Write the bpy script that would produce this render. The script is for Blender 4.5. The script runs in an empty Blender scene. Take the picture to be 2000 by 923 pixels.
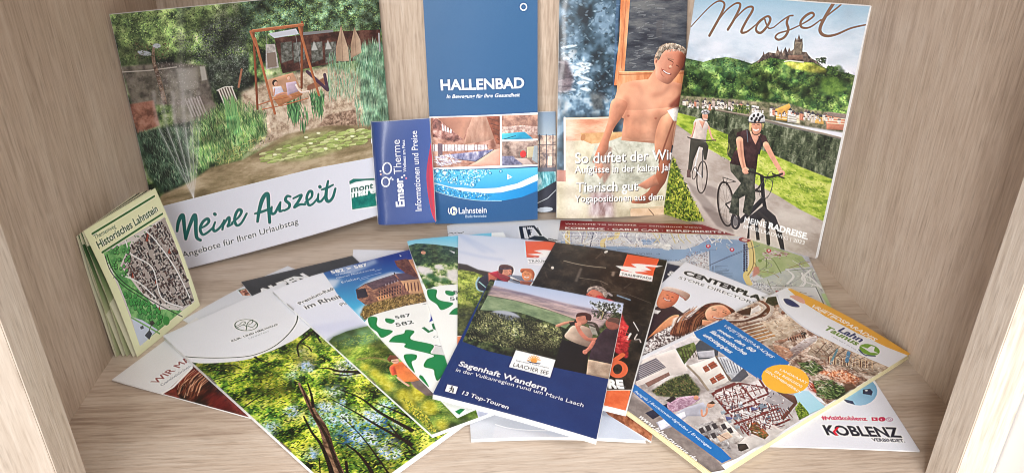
import bpy, math, random
import numpy as np
from mathutils import Matrix, Vector

# ------------------------------------------------------------------ camera, world, lamps, exposure
SC = bpy.context.scene
COL = SC.collection
H = 0.347                       # lens height above the shelf board (m)
FP = 1487.0                     # focal length for a 2000 px wide picture
CX, CY = 1000.0, 461.5
def _v(x, y): return np.array([x - CX, -(y - CY), -FP])
_D = _v(885, -309); _D /= np.linalg.norm(_D)
_U = -_v(1003, 3331); _U /= np.linalg.norm(_U)
_U = _U - _D * (_U @ _D); _U /= np.linalg.norm(_U)
RW = np.stack([np.cross(_D, _U), _D, _U])       # camera axes -> world axes
cam_d = bpy.data.cameras.new('camera'); cam = bpy.data.objects.new('camera', cam_d); COL.objects.link(cam)
M4 = Matrix.Identity(4)
for i in range(3):
    for j in range(3): M4[i][j] = RW[i, j]
M4[2][3] = H
cam.matrix_world = M4
cam_d.sensor_width = 36.0; cam_d.lens = FP / 2000.0 * 36.0
cam_d.clip_start = 0.01; cam_d.clip_end = 50
SC.camera = cam
SC.view_settings.view_transform = 'Standard'; SC.view_settings.look = 'None'
SC.cycles.filter_width = 1.05
SC.view_settings.exposure = 0.0; SC.view_settings.gamma = 1.0

w = bpy.data.worlds.new('World'); SC.world = w; w.use_nodes = True
w.node_tree.nodes['Background'].inputs[0].default_value = (0.95, 0.96, 1.0, 1)
w.node_tree.nodes['Background'].inputs[1].default_value = 0.56
def area(name, loc, target, sx, sy, power, col):
    d = bpy.data.lights.new(name, 'AREA'); d.shape = 'RECTANGLE'; d.size = sx; d.size_y = sy
    d.energy = power; d.color = col
    o = bpy.data.objects.new(name, d); COL.objects.link(o); o.location = loc
    o.rotation_euler = (Vector(target) - Vector(loc)).to_track_quat('-Z', 'Y').to_euler()
    return o
area('window_light', (-0.30, -1.75, 1.15), (0.0, 0.6, 0.12), 1.6, 1.0, 72.0, (1.0, 0.995, 0.985))
area('added_strip_light', (-0.78, -1.55, 0.45), (0.0, 0.6, 0.1), 0.34, 1.5, 24.0, (1.0, 0.99, 0.985))  # narrow lamp added to put a glossy streak on the small blue booklet
area('ceiling_light', (0.55, -0.65, 1.6), (0.1, 0.5, 0.05), 0.6, 0.5, 16.0, (1.0, 0.98, 0.95))

rng = np.random.default_rng(7)
random.seed(7)

# ------------------------------------------------------------------ photo pixel <-> place
def ray(p): return RW @ _v(p[0], p[1])
def on_z(p, z=0.0):
    r = ray(p); t = (z - H) / r[2]; return np.array([r[0] * t, r[1] * t, z])
def on_y(p, y):
    r = ray(p); t = y / r[1]; return np.array([r[0] * t, y, H + r[2] * t])
def on_x(p, x):
    r = ray(p); t = x / r[0]; return np.array([x, r[1] * t, H + r[2] * t])
def project(P):
    c = (P - np.array([0, 0, H])) @ RW          # world -> camera
    return np.stack([CX + c[..., 0] / -c[..., 2] * FP, CY - c[..., 1] / -c[..., 2] * FP], -1)

class Patch:
    """a sheet of paper: four corners, plus a bulge along its normal"""
    def __init__(s, TL, TR, BR, BL, bend=None):
        s.c = [np.array(a, float) for a in (TL, TR, BR, BL)]
        s.bend = bend
        n = np.cross(s.c[1] - s.c[0], s.c[3] - s.c[0]); n = n / np.linalg.norm(n)
        s.n = -n                                  # towards the reader
    def at(s, u, v, off=0.0):
        u = np.asarray(u, float)[..., None]; v = np.asarray(v, float)[..., None]
        P = s.c[0] * (1 - u) * (1 - v) + s.c[1] * u * (1 - v) + s.c[2] * u * v + s.c[3] * (1 - u) * v
        o = off
        if s.bend is not None: o = o + s.bend(u, v)
        return P + s.n * o
    def size(s):
        L = lambda a, b: np.linalg.norm(a - b)
        return (L(s.c[0], s.c[1]) + L(s.c[2], s.c[3])) / 2, (L(s.c[0], s.c[3]) + L(s.c[1], s.c[2])) / 2
    def inv(s, pts):
        pts = np.asarray(pts, float).reshape(-1, 2)
        # homography start, then Newton steps
        src = project(np.array([s.at(a, b) for a, b in ((0, 0), (1, 0), (1, 1), (0, 1))]))
        A = []
        for (x, y), (u, v) in zip(src, ((0, 0), (1, 0), (1, 1), (0, 1))):
            A.append([x, y, 1, 0, 0, 0, -u * x, -u * y, -u]); A.append([0, 0, 0, x, y, 1, -v * x, -v * y, -v])
        Hm = np.linalg.svd(np.array(A))[2][-1].reshape(3, 3)
        q = np.c_[pts, np.ones(len(pts))] @ Hm.T
        uv = q[:, :2] / q[:, 2:]
        if s.bend is None: return uv
        for _ in range(6):
            e = 1e-4
            uc = np.clip(uv, -0.25, 1.25)
            f0 = project(s.at(uc[:, 0], uc[:, 1])); fu = project(s.at(uc[:, 0] + e, uc[:, 1])); fv = project(s.at(uc[:, 0], uc[:, 1] + e))
            J = np.stack([(fu - f0) / e, (fv - f0) / e], -1)
            d = np.linalg.solve(J + np.eye(2) * 1e-9, (pts - f0)[..., None])[..., 0]
            uv = uc + np.clip(d, -0.2, 0.2)
        return uv

# ------------------------------------------------------------------ print maker (flat print computed from shapes, text and noise)
def _txt_edges(s, bold, shear, cache={}):
    k = (s, bold, shear)
    if k in cache: return cache[k]
    cu = bpy.data.curves.new('t', 'FONT'); cu.body = s; cu.size = 1.0; cu.offset = bold; cu.shear = shear; cu.resolution_u = 3
    o = bpy.data.objects.new('t', cu); COL.objects.link(o)
    dg = bpy.context.evaluated_depsgraph_get(); dg.update()
    me = o.evaluated_get(dg).to_mesh()
    n = len(me.vertices); co = np.zeros(n * 3); me.vertices.foreach_get('co', co); co = co.reshape(-1, 3)[:, :2]
    cnt = {}
    for p in me.polygons:
        for ek in p.edge_keys: cnt[ek] = cnt.get(ek, 0) + 1
    E = np.array([k2 for k2, c in cnt.items() if c == 1])
    r = co[E]
    o.evaluated_get(dg).to_mesh_clear(); bpy.data.objects.remove(o); bpy.data.curves.remove(cu)
    cache[k] = r
    return r

def _up(g, h, w_):
    """smooth enlargement of a small random grid"""
    gh, gw = g.shape
    y = np.linspace(0, gh - 1.001, h); x = np.linspace(0, gw - 1.001, w_)
    yi = y.astype(int); xi = x.astype(int); fy = y - yi; fx = x - xi
    fy = fy * fy * (3 - 2 * fy); fx = fx * fx * (3 - 2 * fx)
    a = g[yi][:, xi] * (1 - fx) + g[yi][:, xi + 1] * fx
    b = g[yi + 1][:, xi] * (1 - fx) + g[yi + 1][:, xi + 1] * fx
    return a * (1 - fy)[:, None] + b * fy[:, None]

def fractal(h, w_, sc, ax=1.0, ay=1.0, octv=5, rough=0.6):
    out = np.zeros((h, w_)); amp = 1.0; tot = 0
    for k in range(octv):
        gx = max(2, int(w_ / max(sc * ax, 1.2)) + 2); gy = max(2, int(h / max(sc * ay, 1.2)) + 2)
        out += amp * _up(rng.random((gy, gx)), h, w_); tot += amp
        amp *= rough; sc /= 2.0
        if sc * max(ax, ay) < 1.2: break
    out /= tot
    lo, hi = np.percentile(out[::4, ::4], (2, 98)) if out.size > 64 else (0, 1)
    return np.clip((out - lo) / max(hi - lo, 1e-6), 0, 1)

def ramp(n, pal):
    pal = np.array(pal, float); t = n * (len(pal) - 1); i = np.clip(t.astype(int), 0, len(pal) - 2); f = (t - i)[..., None]
    return pal[i] * (1 - f) + pal[i + 1] * f

def smooth(pts, closed=True, n=6):
    pts = np.array(pts, float); m = len(pts); out = []
    rngi = range(m) if closed else range(m - 1)
    for i in rngi:
        g = lambda k: pts[k % m] if closed else pts[min(max(k, 0), m - 1)]
        p0, p1, p2, p3 = g(i - 1), g(i), g(i + 1), g(i + 2)
        for k in range(n):
            t = k / n
            out.append(0.5 * (2 * p1 + (p2 - p0) * t + (2 * p0 - 5 * p1 + 4 * p2 - p3) * t * t + (3 * p1 - p0 - 3 * p2 + p3) * t ** 3))
    if not closed: out.append(pts[-1])
    return np.array(out)

def boxblur(m, r):
    r = int(r)
    if r < 1: return m
    for ax in (0, 1):
        for _ in range(2):
            pad = [(0, 0)] * m.ndim; pad[ax] = (r + 1, r)
            c = np.cumsum(np.pad(m, pad, mode='edge'), axis=ax)
            n = m.shape[ax]
            a = np.take(c, range(2 * r + 1, 2 * r + 1 + n), axis=ax); b = np.take(c, range(0, n), axis=ax)
            m = (a - b) / (2 * r + 1)
    return m

class Art:
    def __init__(s, patch, bg=(225, 227, 235), ppm=3600, shift=(0, 0)):
        s.p = patch; W_, H_ = patch.size(); s.sh = np.array(shift, float)
        s.w = max(32, int(W_ * ppm)); s.h = max(32, int(H_ * ppm)); s.ppm = ppm
        s.a = np.ones((s.h, s.w, 3)) * np.array(bg, float); s.vol = 0.0
    def P(s, pts):
        q = s.p.inv(np.asarray(pts, float).reshape(-1, 2) + s.sh); return q * np.array([s.w, s.h])
    def k(s, p=None):
        """texture pixels per photo pixel near p"""
        if p is None: p = project(s.p.at(.5, .5))
        q = s.P([p, (p[0] + 2, p[1]), (p[0], p[1] + 2)])
        return (np.linalg.norm(q[1] - q[0]) + np.linalg.norm(q[2] - q[0])) / 4
    # masks ---------------------------------------------------------
    def _edges(s, E, ss=3):
        lo = np.floor(E.reshape(-1, 2).min(0)).astype(int) - 1; hi = np.ceil(E.reshape(-1, 2).max(0)).astype(int) + 2
        x0, y0 = max(lo[0], 0), max(lo[1], 0); x1, y1 = min(hi[0], s.w), min(hi[1], s.h)
        if x1 <= x0 or y1 <= y0: return None
        wd, hd = (x1 - x0) * ss, (y1 - y0) * ss
        T = np.zeros((hd, wd + 1), np.int32)
        Q = (E - np.array([x0, y0])) * ss - 0.5
        for (ax, ay), (bx, by) in Q:
            if ay == by: continue
            if ay > by: ax, ay, bx, by = bx, by, ax, ay
            r0 = max(int(math.ceil(ay)), 0); r1 = min(int(math.ceil(by)), hd)
            if r1 <= r0: continue
            rr = np.arange(r0, r1); xc = ax + (bx - ax) * (rr - ay) / (by - ay)
            xi = np.clip(np.ceil(xc).astype(int), 0, wd)
            np.add.at(T, (rr, xi), 1)
        m = (np.cumsum(T, 1)[:, :wd] & 1).astype(float)
        m = m.reshape(y1 - y0, ss, x1 - x0, ss).mean((1, 3))
        return m, x0, y0
    def _put(s, mm, col, alpha=1.0, blur=0):
        if mm is None: return
        m, x0, y0 = mm
        if blur > 0:
            b = int(blur * 2 + 1); X0, Y0 = max(0, x0 - b), max(0, y0 - b); X1, Y1 = min(s.w, x0 + m.shape[1] + b), min(s.h, y0 + m.shape[0] + b)
            g = np.zeros((Y1 - Y0, X1 - X0)); g[y0 - Y0:y0 - Y0 + m.shape[0], x0 - X0:x0 - X0 + m.shape[1]] = m
            m, x0, y0 = boxblur(g, blur), X0, Y0
        h, w_ = m.shape
        c = col(x0, y0, w_, h) if callable(col) else np.array(col, float)
        if s.vol and min(h, w_) > 5:
            hb = boxblur(np.pad(m, 6), max(1, min(h, w_) * .10)) 
            gy, gx = np.gradient(hb)
            sd = np.clip((gx * .55 + gy * .85) * max(1, min(h, w_) * .10) * .5, -.22, .22)[6:-6, 6:-6] * s.vol
            if min(h, w_) > 14: sd = sd + (fractal(h, w_, max(6, min(h, w_) * .4), octv=4) - .5) * .16 * s.vol
            c = (c if c.ndim == 3 else np.broadcast_to(c, (h, w_, 3))) * (1 + sd)[..., None]
        a = (m * alpha)[..., None]
        v = s.a[y0:y0 + h, x0:x0 + w_]
        v[...] = v * (1 - a) + c * a
    # fills: numbers, gradients, noise --------------------------------
    def lg(s, p0, c0, p1, c1):
        q = s.P([p0, p1]); d = q[1] - q[0]; L = d @ d
        def f(x, y, w_, h):
            X, Y = np.meshgrid(np.arange(x, x + w_), np.arange(y, y + h))
            t = np.clip(((X - q[0][0]) * d[0] + (Y - q[0][1]) * d[1]) / L, 0, 1)[..., None]
            return np.array(c0, float) * (1 - t) + np.array(c1, float) * t
        return f
    def nz(s, pal, sc=14, ax=1.0, ay=1.0, rough=0.65, octv=6, con=1.0):
        """palette noise; sc in photo pixels"""
        k = s.k()
        def f(x, y, w_, h):
            n = fractal(h, w_, max(sc * k, 2), ax, ay, octv, rough)
            if con != 1.0: n = np.clip((n - .5) * con + .5, 0, 1)
            return ramp(n, pal)
        return f
    # drawing ----------------------------------------------------------
    def all(s, col): s._put((np.ones((s.h, s.w)), 0, 0), col)
    def poly(s, pts, col, alpha=1.0, blur=0, sm=False):
        pts = np.array(pts, float)
        if sm: pts = smooth(pts)
        q = s.P(pts)
        s._put(s._edges(np.stack([q, np.roll(q, -1, 0)], 1)), col, alpha, blur * s.k() if blur else 0)
    def ell(s, cx, cy, rx, ry, col, rot=0, alpha=1.0, blur=0):
        t = np.linspace(0, 2 * math.pi, 20, endpoint=False); c, n = math.cos(math.radians(rot)), math.sin(math.radians(rot))
        x, y = rx * np.cos(t), ry * np.sin(t)
        s.poly(np.stack([cx + x * c - y * n, cy + x * n + y * c], 1), col, alpha, blur)
    def line(s, pts, wd, col, alpha=1.0, sm=False, taper=None, blur=0):
        pts = np.array(pts, float)
        if sm and len(pts) > 2: pts = smooth(pts, False, 5)
        q = s.P(pts); k = s.k(pts[len(pts) // 2]); W0 = np.full(len(q), wd * k / 2.0)
        if taper is not None: W0 = W0 * np.interp(np.linspace(0, 1, len(q)), np.linspace(0, 1, len(taper)), taper)
        r = W0.max() + 2; lo = np.maximum(np.floor(q.min(0) - r), 0).astype(int); hi = np.minimum(np.ceil(q.max(0) + r), (s.w, s.h)).astype(int)
        if (hi <= lo).any(): return
        m = np.zeros((hi[1] - lo[1], hi[0] - lo[0]))
        for i in range(len(q) - 1):
            a, b = q[i], q[i + 1]; rr = max(W0[i], W0[i + 1]) + 1.5
            x0, y0 = np.maximum(np.floor(np.minimum(a, b) - rr).astype(int), lo); x1, y1 = np.minimum(np.ceil(np.maximum(a, b) + rr).astype(int) + 1, hi)
            if x1 <= x0 or y1 <= y0: continue
            X, Y = np.meshgrid(np.arange(x0, x1) + .5, np.arange(y0, y1) + .5)
            d = b - a; L = max(d @ d, 1e-9); t = np.clip(((X - a[0]) * d[0] + (Y - a[1]) * d[1]) / L, 0, 1)
            dist = np.hypot(X - a[0] - t * d[0], Y - a[1] - t * d[1])
            c = np.clip(W0[i] * (1 - t) + W0[i + 1] * t - dist + .5, 0, 1)
            if W0[i] < .5: c *= min(1, W0[i] * 2 + .15)
            v = m[y0 - lo[1]:y1 - lo[1], x0 - lo[0]:x1 - lo[0]]; np.maximum(v, c, out=v)
        s._put((m, lo[0], lo[1]), col, alpha, blur * k if blur else 0)
    def text(s, t, p0, p1, col, k=1.0, bold=0.0, shear=0.0, alpha=1.0):
        E = _txt_edges(t, bold, shear).copy(); x0, x1 = E[..., 0].min(), E[..., 0].max()
        q = s.P([p0, p1]); d = q[1] - q[0]; sc = np.linalg.norm(d) / (x1 - x0); d = d / np.linalg.norm(d); up = np.array([d[1], -d[0]])
        X = (E[..., 0] - x0) * sc; Y = E[..., 1] * sc * k
        s._put(s._edges(q[0] + X[..., None] * d + Y[..., None] * up, 4), col, alpha)
    def mod(s, poly, amt=.3, sc=40, blur=6):
        """broad tonal variation of a printed scene"""
        q = s.P(np.array(poly, float)); e = s._edges(np.stack([q, np.roll(q, -1, 0)], 1), 1)
        if e is None: return
        m, x0, y0 = e; h, w_ = m.shape; k = s.k(); m = boxblur(m, int(blur * k))
        n = fractal(h, w_, sc * k, octv=3, rough=.5) - .5
        v = s.a[y0:y0 + h, x0:x0 + w_]; v[...] = v * (1 + (n * 2 * amt * m)[..., None])
    def dabs(s, poly, n, ln, wd, cols, ang=None, spread=180, alpha=.9, curve=0):
        """n short brush marks (leaves, blades) inside a polygon given in photo pixels"""
        poly = np.array(poly, float); lo, hi = poly.min(0), poly.max(0); k = s.k(poly.mean(0)); c = 0
        pts = lo + rng.random((n * 3, 2)) * (hi - lo)
        x, y = pts[:, 0], pts[:, 1]; ins = np.zeros(len(pts), bool); j = len(poly) - 1
        for i in range(len(poly)):
            xi, yi = poly[i]; xj, yj = poly[j]
            with np.errstate(divide='ignore', invalid='ignore'):
                ins ^= ((yi > y) != (yj > y)) & (x < (xj - xi) * (y - yi) / (yj - yi + 1e-12) + xi)
            j = i
        pts = pts[ins][:n]; q = s.P(pts); a0 = 0 if ang is None else ang
        cols = np.array(cols, float)
        for px, py in q:
            L = ln * k * (.5 + random.random()); Wd = max(.6, wd * k * (.6 + .8 * random.random()) / 2)
            th = math.radians(a0 + random.uniform(-spread, spread)); dx, dy = math.cos(th), math.sin(th)
            r = int(L / 2 + 2); X0, Y0 = int(px) - r, int(py) - r; X1, Y1 = X0 + 2 * r + 1, Y0 + 2 * r + 1
            if X0 < 0 or Y0 < 0 or X1 > s.w or Y1 > s.h: continue
            X, Y = np.meshgrid(np.arange(X0, X1) - px + .5, np.arange(Y0, Y1) - py + .5)
            tt = X * dx + Y * dy; pp = -X * dy + Y * dx
            wdt = Wd * np.clip(1 - (2 * tt / L) ** 2, 0, 1)
            m = np.clip(wdt - np.abs(pp) + .3, 0, 1) * (np.abs(tt) < L / 2) * alpha
            cc = cols[random.randrange(len(cols))] * random.uniform(.88, 1.1)
            v = s.a[Y0:Y1, X0:X1]; v[...] = v * (1 - m[..., None]) + cc * m[..., None]
    def grain(s, amt=3.0, soft=0):
        s.a = np.clip(s.a, 0, 255)
        b = boxblur(s.a, 3); s.a = np.clip(s.a + .7 * (s.a - b), 4, 246)
        s.a += rng.normal(0, amt, (s.h, s.w, 1)) + rng.normal(0, amt * .5, s.a.shape)
    def image(s, name):
        im = bpy.data.images.new(name, s.w, s.h, alpha=False)
        px = np.ones((s.h, s.w, 4), np.float32); px[..., :3] = np.clip(s.a / 255.0, 0.01, .97)[::-1]
        im.pixels.foreach_set(px.ravel()); im.update(); im.pack()
        return im

# ------------------------------------------------------------------ materials
def nt(name):
    m = bpy.data.materials.new(name); m.use_nodes = True; t = m.node_tree; t.nodes.clear()
    o = t.nodes.new('ShaderNodeOutputMaterial'); b = t.nodes.new('ShaderNodeBsdfPrincipled'); t.links.new(b.outputs[0], o.inputs[0])
    return m, t, b
def N(t, ty, **kw):
    n = t.nodes.new(ty)
    for k, v in kw.items():
        if k.startswith('i_'): n.inputs[k[2:].replace('_', ' ')].default_value = v
        else: setattr(n, k, v)
    return n
def paper(name, col=(.80, .80, .80), rough=.5, coat=0.0):
    m, t, b = nt(name)
    tc = N(t, 'ShaderNodeTexCoord'); n = N(t, 'ShaderNodeTexNoise', i_Scale=260.0, i_Detail=4.0); t.links.new(tc.outputs['Object'], n.inputs['Vector'])
    mx = N(t, 'ShaderNodeMix', data_type='RGBA'); mx.inputs[6].default_value = (*[c * .95 for c in col], 1); mx.inputs[7].default_value = (*[min(1, c * 1.03) for c in col], 1)
    t.links.new(n.outputs['Fac'], mx.inputs[0]); t.links.new(mx.outputs[2], b.inputs['Base Color'])
    b.inputs['Roughness'].default_value = rough; b.inputs['Coat Weight'].default_value = coat
    return m
def printed(name, im, rough=.45, coat=.2, wav=.25, crough=.22):
    m, t, b = nt(name); b.inputs['Specular IOR Level'].default_value = .28
    x = N(t, 'ShaderNodeTexImage', interpolation='Linear', extension='EXTEND'); x.image = im
    uv = N(t, 'ShaderNodeUVMap', uv_map='print'); t.links.new(uv.outputs[0], x.inputs[0]); t.links.new(x.outputs[0], b.inputs['Base Color'])
    b.inputs['Roughness'].default_value = rough; b.inputs['Coat Weight'].default_value = coat; b.inputs['Coat Roughness'].default_value = crough
    tc = N(t, 'ShaderNodeTexCoord'); n = N(t, 'ShaderNodeTexNoise', i_Scale=22.0, i_Detail=2.0); t.links.new(tc.outputs['Object'], n.inputs['Vector'])
    n2 = N(t, 'ShaderNodeTexNoise', i_Scale=900.0, i_Detail=2.0); t.links.new(tc.outputs['Object'], n2.inputs['Vector'])
    ad = N(t, 'ShaderNodeMath', operation='MULTIPLY_ADD'); ad.inputs[1].default_value = .012; t.links.new(n2.outputs['Fac'], ad.inputs[0]); t.links.new(n.outputs['Fac'], ad.inputs[2])
    bp = N(t, 'ShaderNodeBump', i_Strength=wav, i_Distance=.004); t.links.new(ad.outputs[0], bp.inputs['Height'])
    t.links.new(bp.outputs[0], b.inputs['Normal']); t.links.new(bp.outputs[0], b.inputs['Coat Normal'])
    return m
def wood(name, axis, cols, sc=1.0, seed=0.0, rings=.5):
    """light oak decor foil; grain runs along axis"""
    m, t, b = nt(name)
    tc = N(t, 'ShaderNodeTexCoord'); mp = N(t, 'ShaderNodeMapping'); t.links.new(tc.outputs['Object'], mp.inputs['Vector'])
    mp.inputs['Location'].default_value = (seed, seed * .7, seed * 1.3)
    s = [26.0, 26.0, 26.0]; s['xyz'.index(axis)] = 2.2; mp.inputs['Scale'].default_value = [a * sc for a in s]
    # wide figure (cathedrals): distorted bands
    n0 = N(t, 'ShaderNodeTexNoise', i_Scale=.33, i_Detail=3.0, i_Roughness=.5, i_Distortion=.4); t.links.new(mp.outputs[0], n0.inputs['Vector'])
    wv = N(t, 'ShaderNodeMath', operation='MULTIPLY'); wv.inputs[1].default_value = 34.0; t.links.new(n0.outputs['Fac'], wv.inputs[0])
    sn = N(t, 'ShaderNodeMath', operation='SINE'); t.links.new(wv.outputs[0], sn.inputs[0])
    # fine streaks
    mp2 = N(t, 'ShaderNodeMapping'); t.links.new(tc.outputs['Object'], mp2.inputs['Vector'])
    s2 = [420.0, 420.0, 420.0]; s2['xyz'.index(axis)] = 26.0; mp2.inputs['Scale'].default_value = [a * sc for a in s2]
    n1 = N(t, 'ShaderNodeTexNoise', i_Scale=1.0, i_Detail=5.0, i_Roughness=.65, i_Distortion=.3); t.links.new(mp2.outputs[0], n1.inputs['Vector'])
    n3 = N(t, 'ShaderNodeTexNoise', i_Scale=.9, i_Detail=4.0, i_Roughness=.6); t.links.new(mp.outputs[0], n3.inputs['Vector'])
    a = N(t, 'ShaderNodeMath', operation='MULTIPLY'); a.inputs[1].default_value = .07 * rings; t.links.new(sn.outputs[0], a.inputs[0])
    c = N(t, 'ShaderNodeMath', operation='MULTIPLY_ADD'); c.inputs[1].default_value = .62; t.links.new(n1.outputs['Fac'], c.inputs[0]); t.links.new(a.outputs[0], c.inputs[2])
    d = N(t, 'ShaderNodeMath', operation='MULTIPLY_ADD'); d.inputs[1].default_value = .36; t.links.new(n3.outputs['Fac'], d.inputs[0]); t.links.new(c.outputs[0], d.inputs[2])
    r = N(t, 'ShaderNodeValToRGB'); t.links.new(d.outputs[0], r.inputs[0])
    e = r.color_ramp.elements; e[0].position = .30; e[0].color = (*cols[0], 1); e[1].position = .68; e[1].color = (*cols[2], 1)
    x = e.new(.47); x.color = (*cols[1], 1)
    # pores: short dark flecks
    mp3 = N(t, 'ShaderNodeMapping'); t.links.new(tc.outputs['Object'], mp3.inputs['Vector'])
    s3 = [520.0, 520.0, 520.0]; s3['xyz'.index(axis)] = 60.0; mp3.inputs['Scale'].default_value = s3
    n4 = N(t, 'ShaderNodeTexNoise', i_Scale=1.0, i_Detail=2.0); t.links.new(mp3.outputs[0], n4.inputs['Vector'])
    pr = N(t, 'ShaderNodeMapRange'); pr.inputs[1].default_value = .56; pr.inputs[2].default_value = .74; pr.inputs[3].default_value = 0; pr.inputs[4].default_value = .42; t.links.new(n4.outputs['Fac'], pr.inputs[0])
    pm = N(t, 'ShaderNodeMix', data_type='RGBA'); t.links.new(pr.outputs[0], pm.inputs[0]); t.links.new(r.outputs[0], pm.inputs[6]); pm.inputs[7].default_value = (cols[0][0] * .75, cols[0][1] * .75, cols[0][2] * .75, 1)
    # faint rubbed marks
    mp5 = N(t, 'ShaderNodeMapping'); t.links.new(tc.outputs['Object'], mp5.inputs['Vector']); mp5.inputs['Rotation'].default_value = (.5, .6, .5); mp5.inputs['Scale'].default_value = (9, 90, 60)
    n5 = N(t, 'ShaderNodeTexNoise', i_Scale=1.0, i_Detail=3.0); t.links.new(mp5.outputs[0], n5.inputs['Vector'])
    sr = N(t, 'ShaderNodeMapRange'); sr.inputs[1].default_value = .62; sr.inputs[2].default_value = .76; sr.inputs[3].default_value = 0; sr.inputs[4].default_value = .35; t.links.new(n5.outputs['Fac'], sr.inputs[0])
    sx = N(t, 'ShaderNodeMix', data_type='RGBA'); t.links.new(sr.outputs[0], sx.inputs[0]); t.links.new(pm.outputs[2], sx.inputs[6]); sx.inputs[7].default_value = (.66, .57, .48, 1)
    t.links.new(sx.outputs[2], b.inputs['Base Color'])
    bp = N(t, 'ShaderNodeBump', i_Strength=.35, i_Distance=.0006)
    sm = N(t, 'ShaderNodeMath', operation='ADD'); t.links.new(n4.outputs['Fac'], sm.inputs[0]); t.links.new(n1.outputs['Fac'], sm.inputs[1])
    t.links.new(sm.outputs[0], bp.inputs['Height']); t.links.new(bp.outputs[0], b.inputs['Normal'])
    b.inputs['Roughness'].default_value = .55
    return m

# ------------------------------------------------------------------ mesh helpers
def link(name, verts, faces, mat, parent=None, uvs=None, smoothf=True):
    me = bpy.data.meshes.new(name); me.from_pydata([tuple(map(float, v)) for v in verts], [], faces)
    if uvs is not None:
        l = me.uv_layers.new(name='print'); fl = [0.0] * (2 * len(me.loops))
        for i, lp in enumerate(me.loops): fl[2 * i], fl[2 * i + 1] = uvs[lp.vertex_index]
        l.data.foreach_set('uv', fl)
    for m in (mat if isinstance(mat, (list, tuple)) else [mat]): me.materials.append(m)
    if smoothf: me.polygons.foreach_set('use_smooth', [True] * len(me.polygons))
    me.update()
    o = bpy.data.objects.new(name, me); COL.objects.link(o)
    if parent is not None:
        o.parent = parent; o.matrix_parent_inverse = Matrix.Translation(-Vector(parent.location))
    return o
def root(name, label, cat, loc, group=None):
    o = bpy.data.objects.new(name, None); COL.objects.link(o); o.location = Vector([float(a) for a in loc]); o.empty_display_size = .03
    o['label'] = label; o['category'] = cat
    if group: o['group'] = group
    return o
def box(name, x0, x1, y0, y1, z0, z1, mat, parent=None, bevel=.0008):
    import bmesh
    bm = bmesh.new(); bmesh.ops.create_cube(bm, size=1.0)
    for v in bm.verts: v.co = Vector(((x0 + x1) / 2 + v.co.x * (x1 - x0), (y0 + y1) / 2 + v.co.y * (y1 - y0), (z0 + z1) / 2 + v.co.z * (z1 - z0)))
    if bevel: bmesh.ops.bevel(bm, geom=bm.edges[:], offset=bevel, segments=2, affect='EDGES')
    me = bpy.data.meshes.new(name); bm.to_mesh(me); bm.free(); me.materials.append(mat)
    o = bpy.data.objects.new(name, me); COL.objects.link(o)
    if parent is not None: o.parent = parent; o.matrix_parent_inverse = Matrix.Translation(-Vector(parent.location))
    return o
def sheet(name, patch, off, th, mats, parent, u0=0, u1=1, v0=0, v1=1, nu=22, nv=26, wig=None):
    """a solid sheet: printed face, back and edges; off = height of the face above the patch"""
    U, V = np.meshgrid(np.linspace(0, 1, nu + 1), np.linspace(0, 1, nv + 1))
    uu = u0 + (u1 - u0) * U; vv = v0 + (v1 - v0) * V
    of = off + (wig(uu, vv)[..., None] if wig is not None else 0)
    A = patch.at(uu, vv, of); B = patch.at(uu, vv, of - th)
    n = (nu + 1) * (nv + 1); verts = np.concatenate([A.reshape(-1, 3), B.reshape(-1, 3)])
    uv = np.stack([uu.ravel(), 1 - vv.ravel()], 1); uvs = np.concatenate([uv, uv])
    I = lambda i, j: j * (nu + 1) + i
    f = []
    for j in range(nv):
        for i in range(nu): f.append((I(i, j), I(i, j + 1), I(i + 1, j + 1), I(i + 1, j)))
    ntop = len(f)
    f += [tuple(n + k for k in reversed(q)) for q in f[:ntop]]
    # edge ring gets its own vertices so shading stays crisp
    ring = [(i, 0) for i in range(nu)] + [(nu, j) for j in range(nv)] + [(i, nv) for i in range(nu, 0, -1)] + [(0, j) for j in range(nv, 0, -1)]
    base = len(verts); rv = []; ru = []
    for (i, j) in ring: rv.append(verts[I(i, j)]); rv.append(verts[n + I(i, j)]); ru += [(0, 0), (0, 0)]
    verts = np.concatenate([verts, np.array(rv)]); uvs = np.concatenate([uvs, np.array(ru, float)])
    m = len(ring)
    for k in range(m):
        a = base + 2 * k; b = base + 2 * ((k + 1) % m); f.append((a, b, b + 1, a + 1))
    o = link(name, verts, f, mats, parent, uvs)
    mi = [0] * ntop + [min(1, len(mats) - 1)] * (len(f) - ntop)
    o.data.polygons.foreach_set('material_index', mi); o.data.update()
    return o

# ------------------------------------------------------------------ the cabinet compartment
XL, XR, YB = -0.2708, 0.3288, 0.7235
ZT = 0.62
oak_v = wood('oak_vertical', 'z', [(.36, .275, .21), (.54, .43, .34), (.68, .585, .49)], seed=.3, rings=.5)
oak_b = wood('oak_back', 'z', [(.31, .225, .165), (.50, .39, .30), (.67, .57, .475)], seed=2.1, rings=.3)
oak_h = wood('oak_board', 'x', [(.30, .215, .16), (.51, .405, .32), (.64, .55, .465)], seed=1.17, rings=.9)
oak_f = wood('oak_frame', 'z', [(.42, .34, .27), (.60, .52, .44), (.74, .67, .59)], seed=4.2, rings=.3)
def structure(o):
    o['kind'] = 'structure'; return o
structure(box('floor', XL - .02, XR + .02, .05, YB, -.019, 0.0, oak_h, bevel=0))
structure(box('back_wall', XL - .02, XR + .02, YB, YB + .008, -.019, ZT + .02, oak_b, bevel=0))
structure(box('wall_left', XL - .02, XL, .05, YB, 0.0, ZT, oak_v, bevel=0))
structure(box('wall_right', XR, XR + .02, .05, YB, 0.0, ZT, oak_v, bevel=0))
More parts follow.
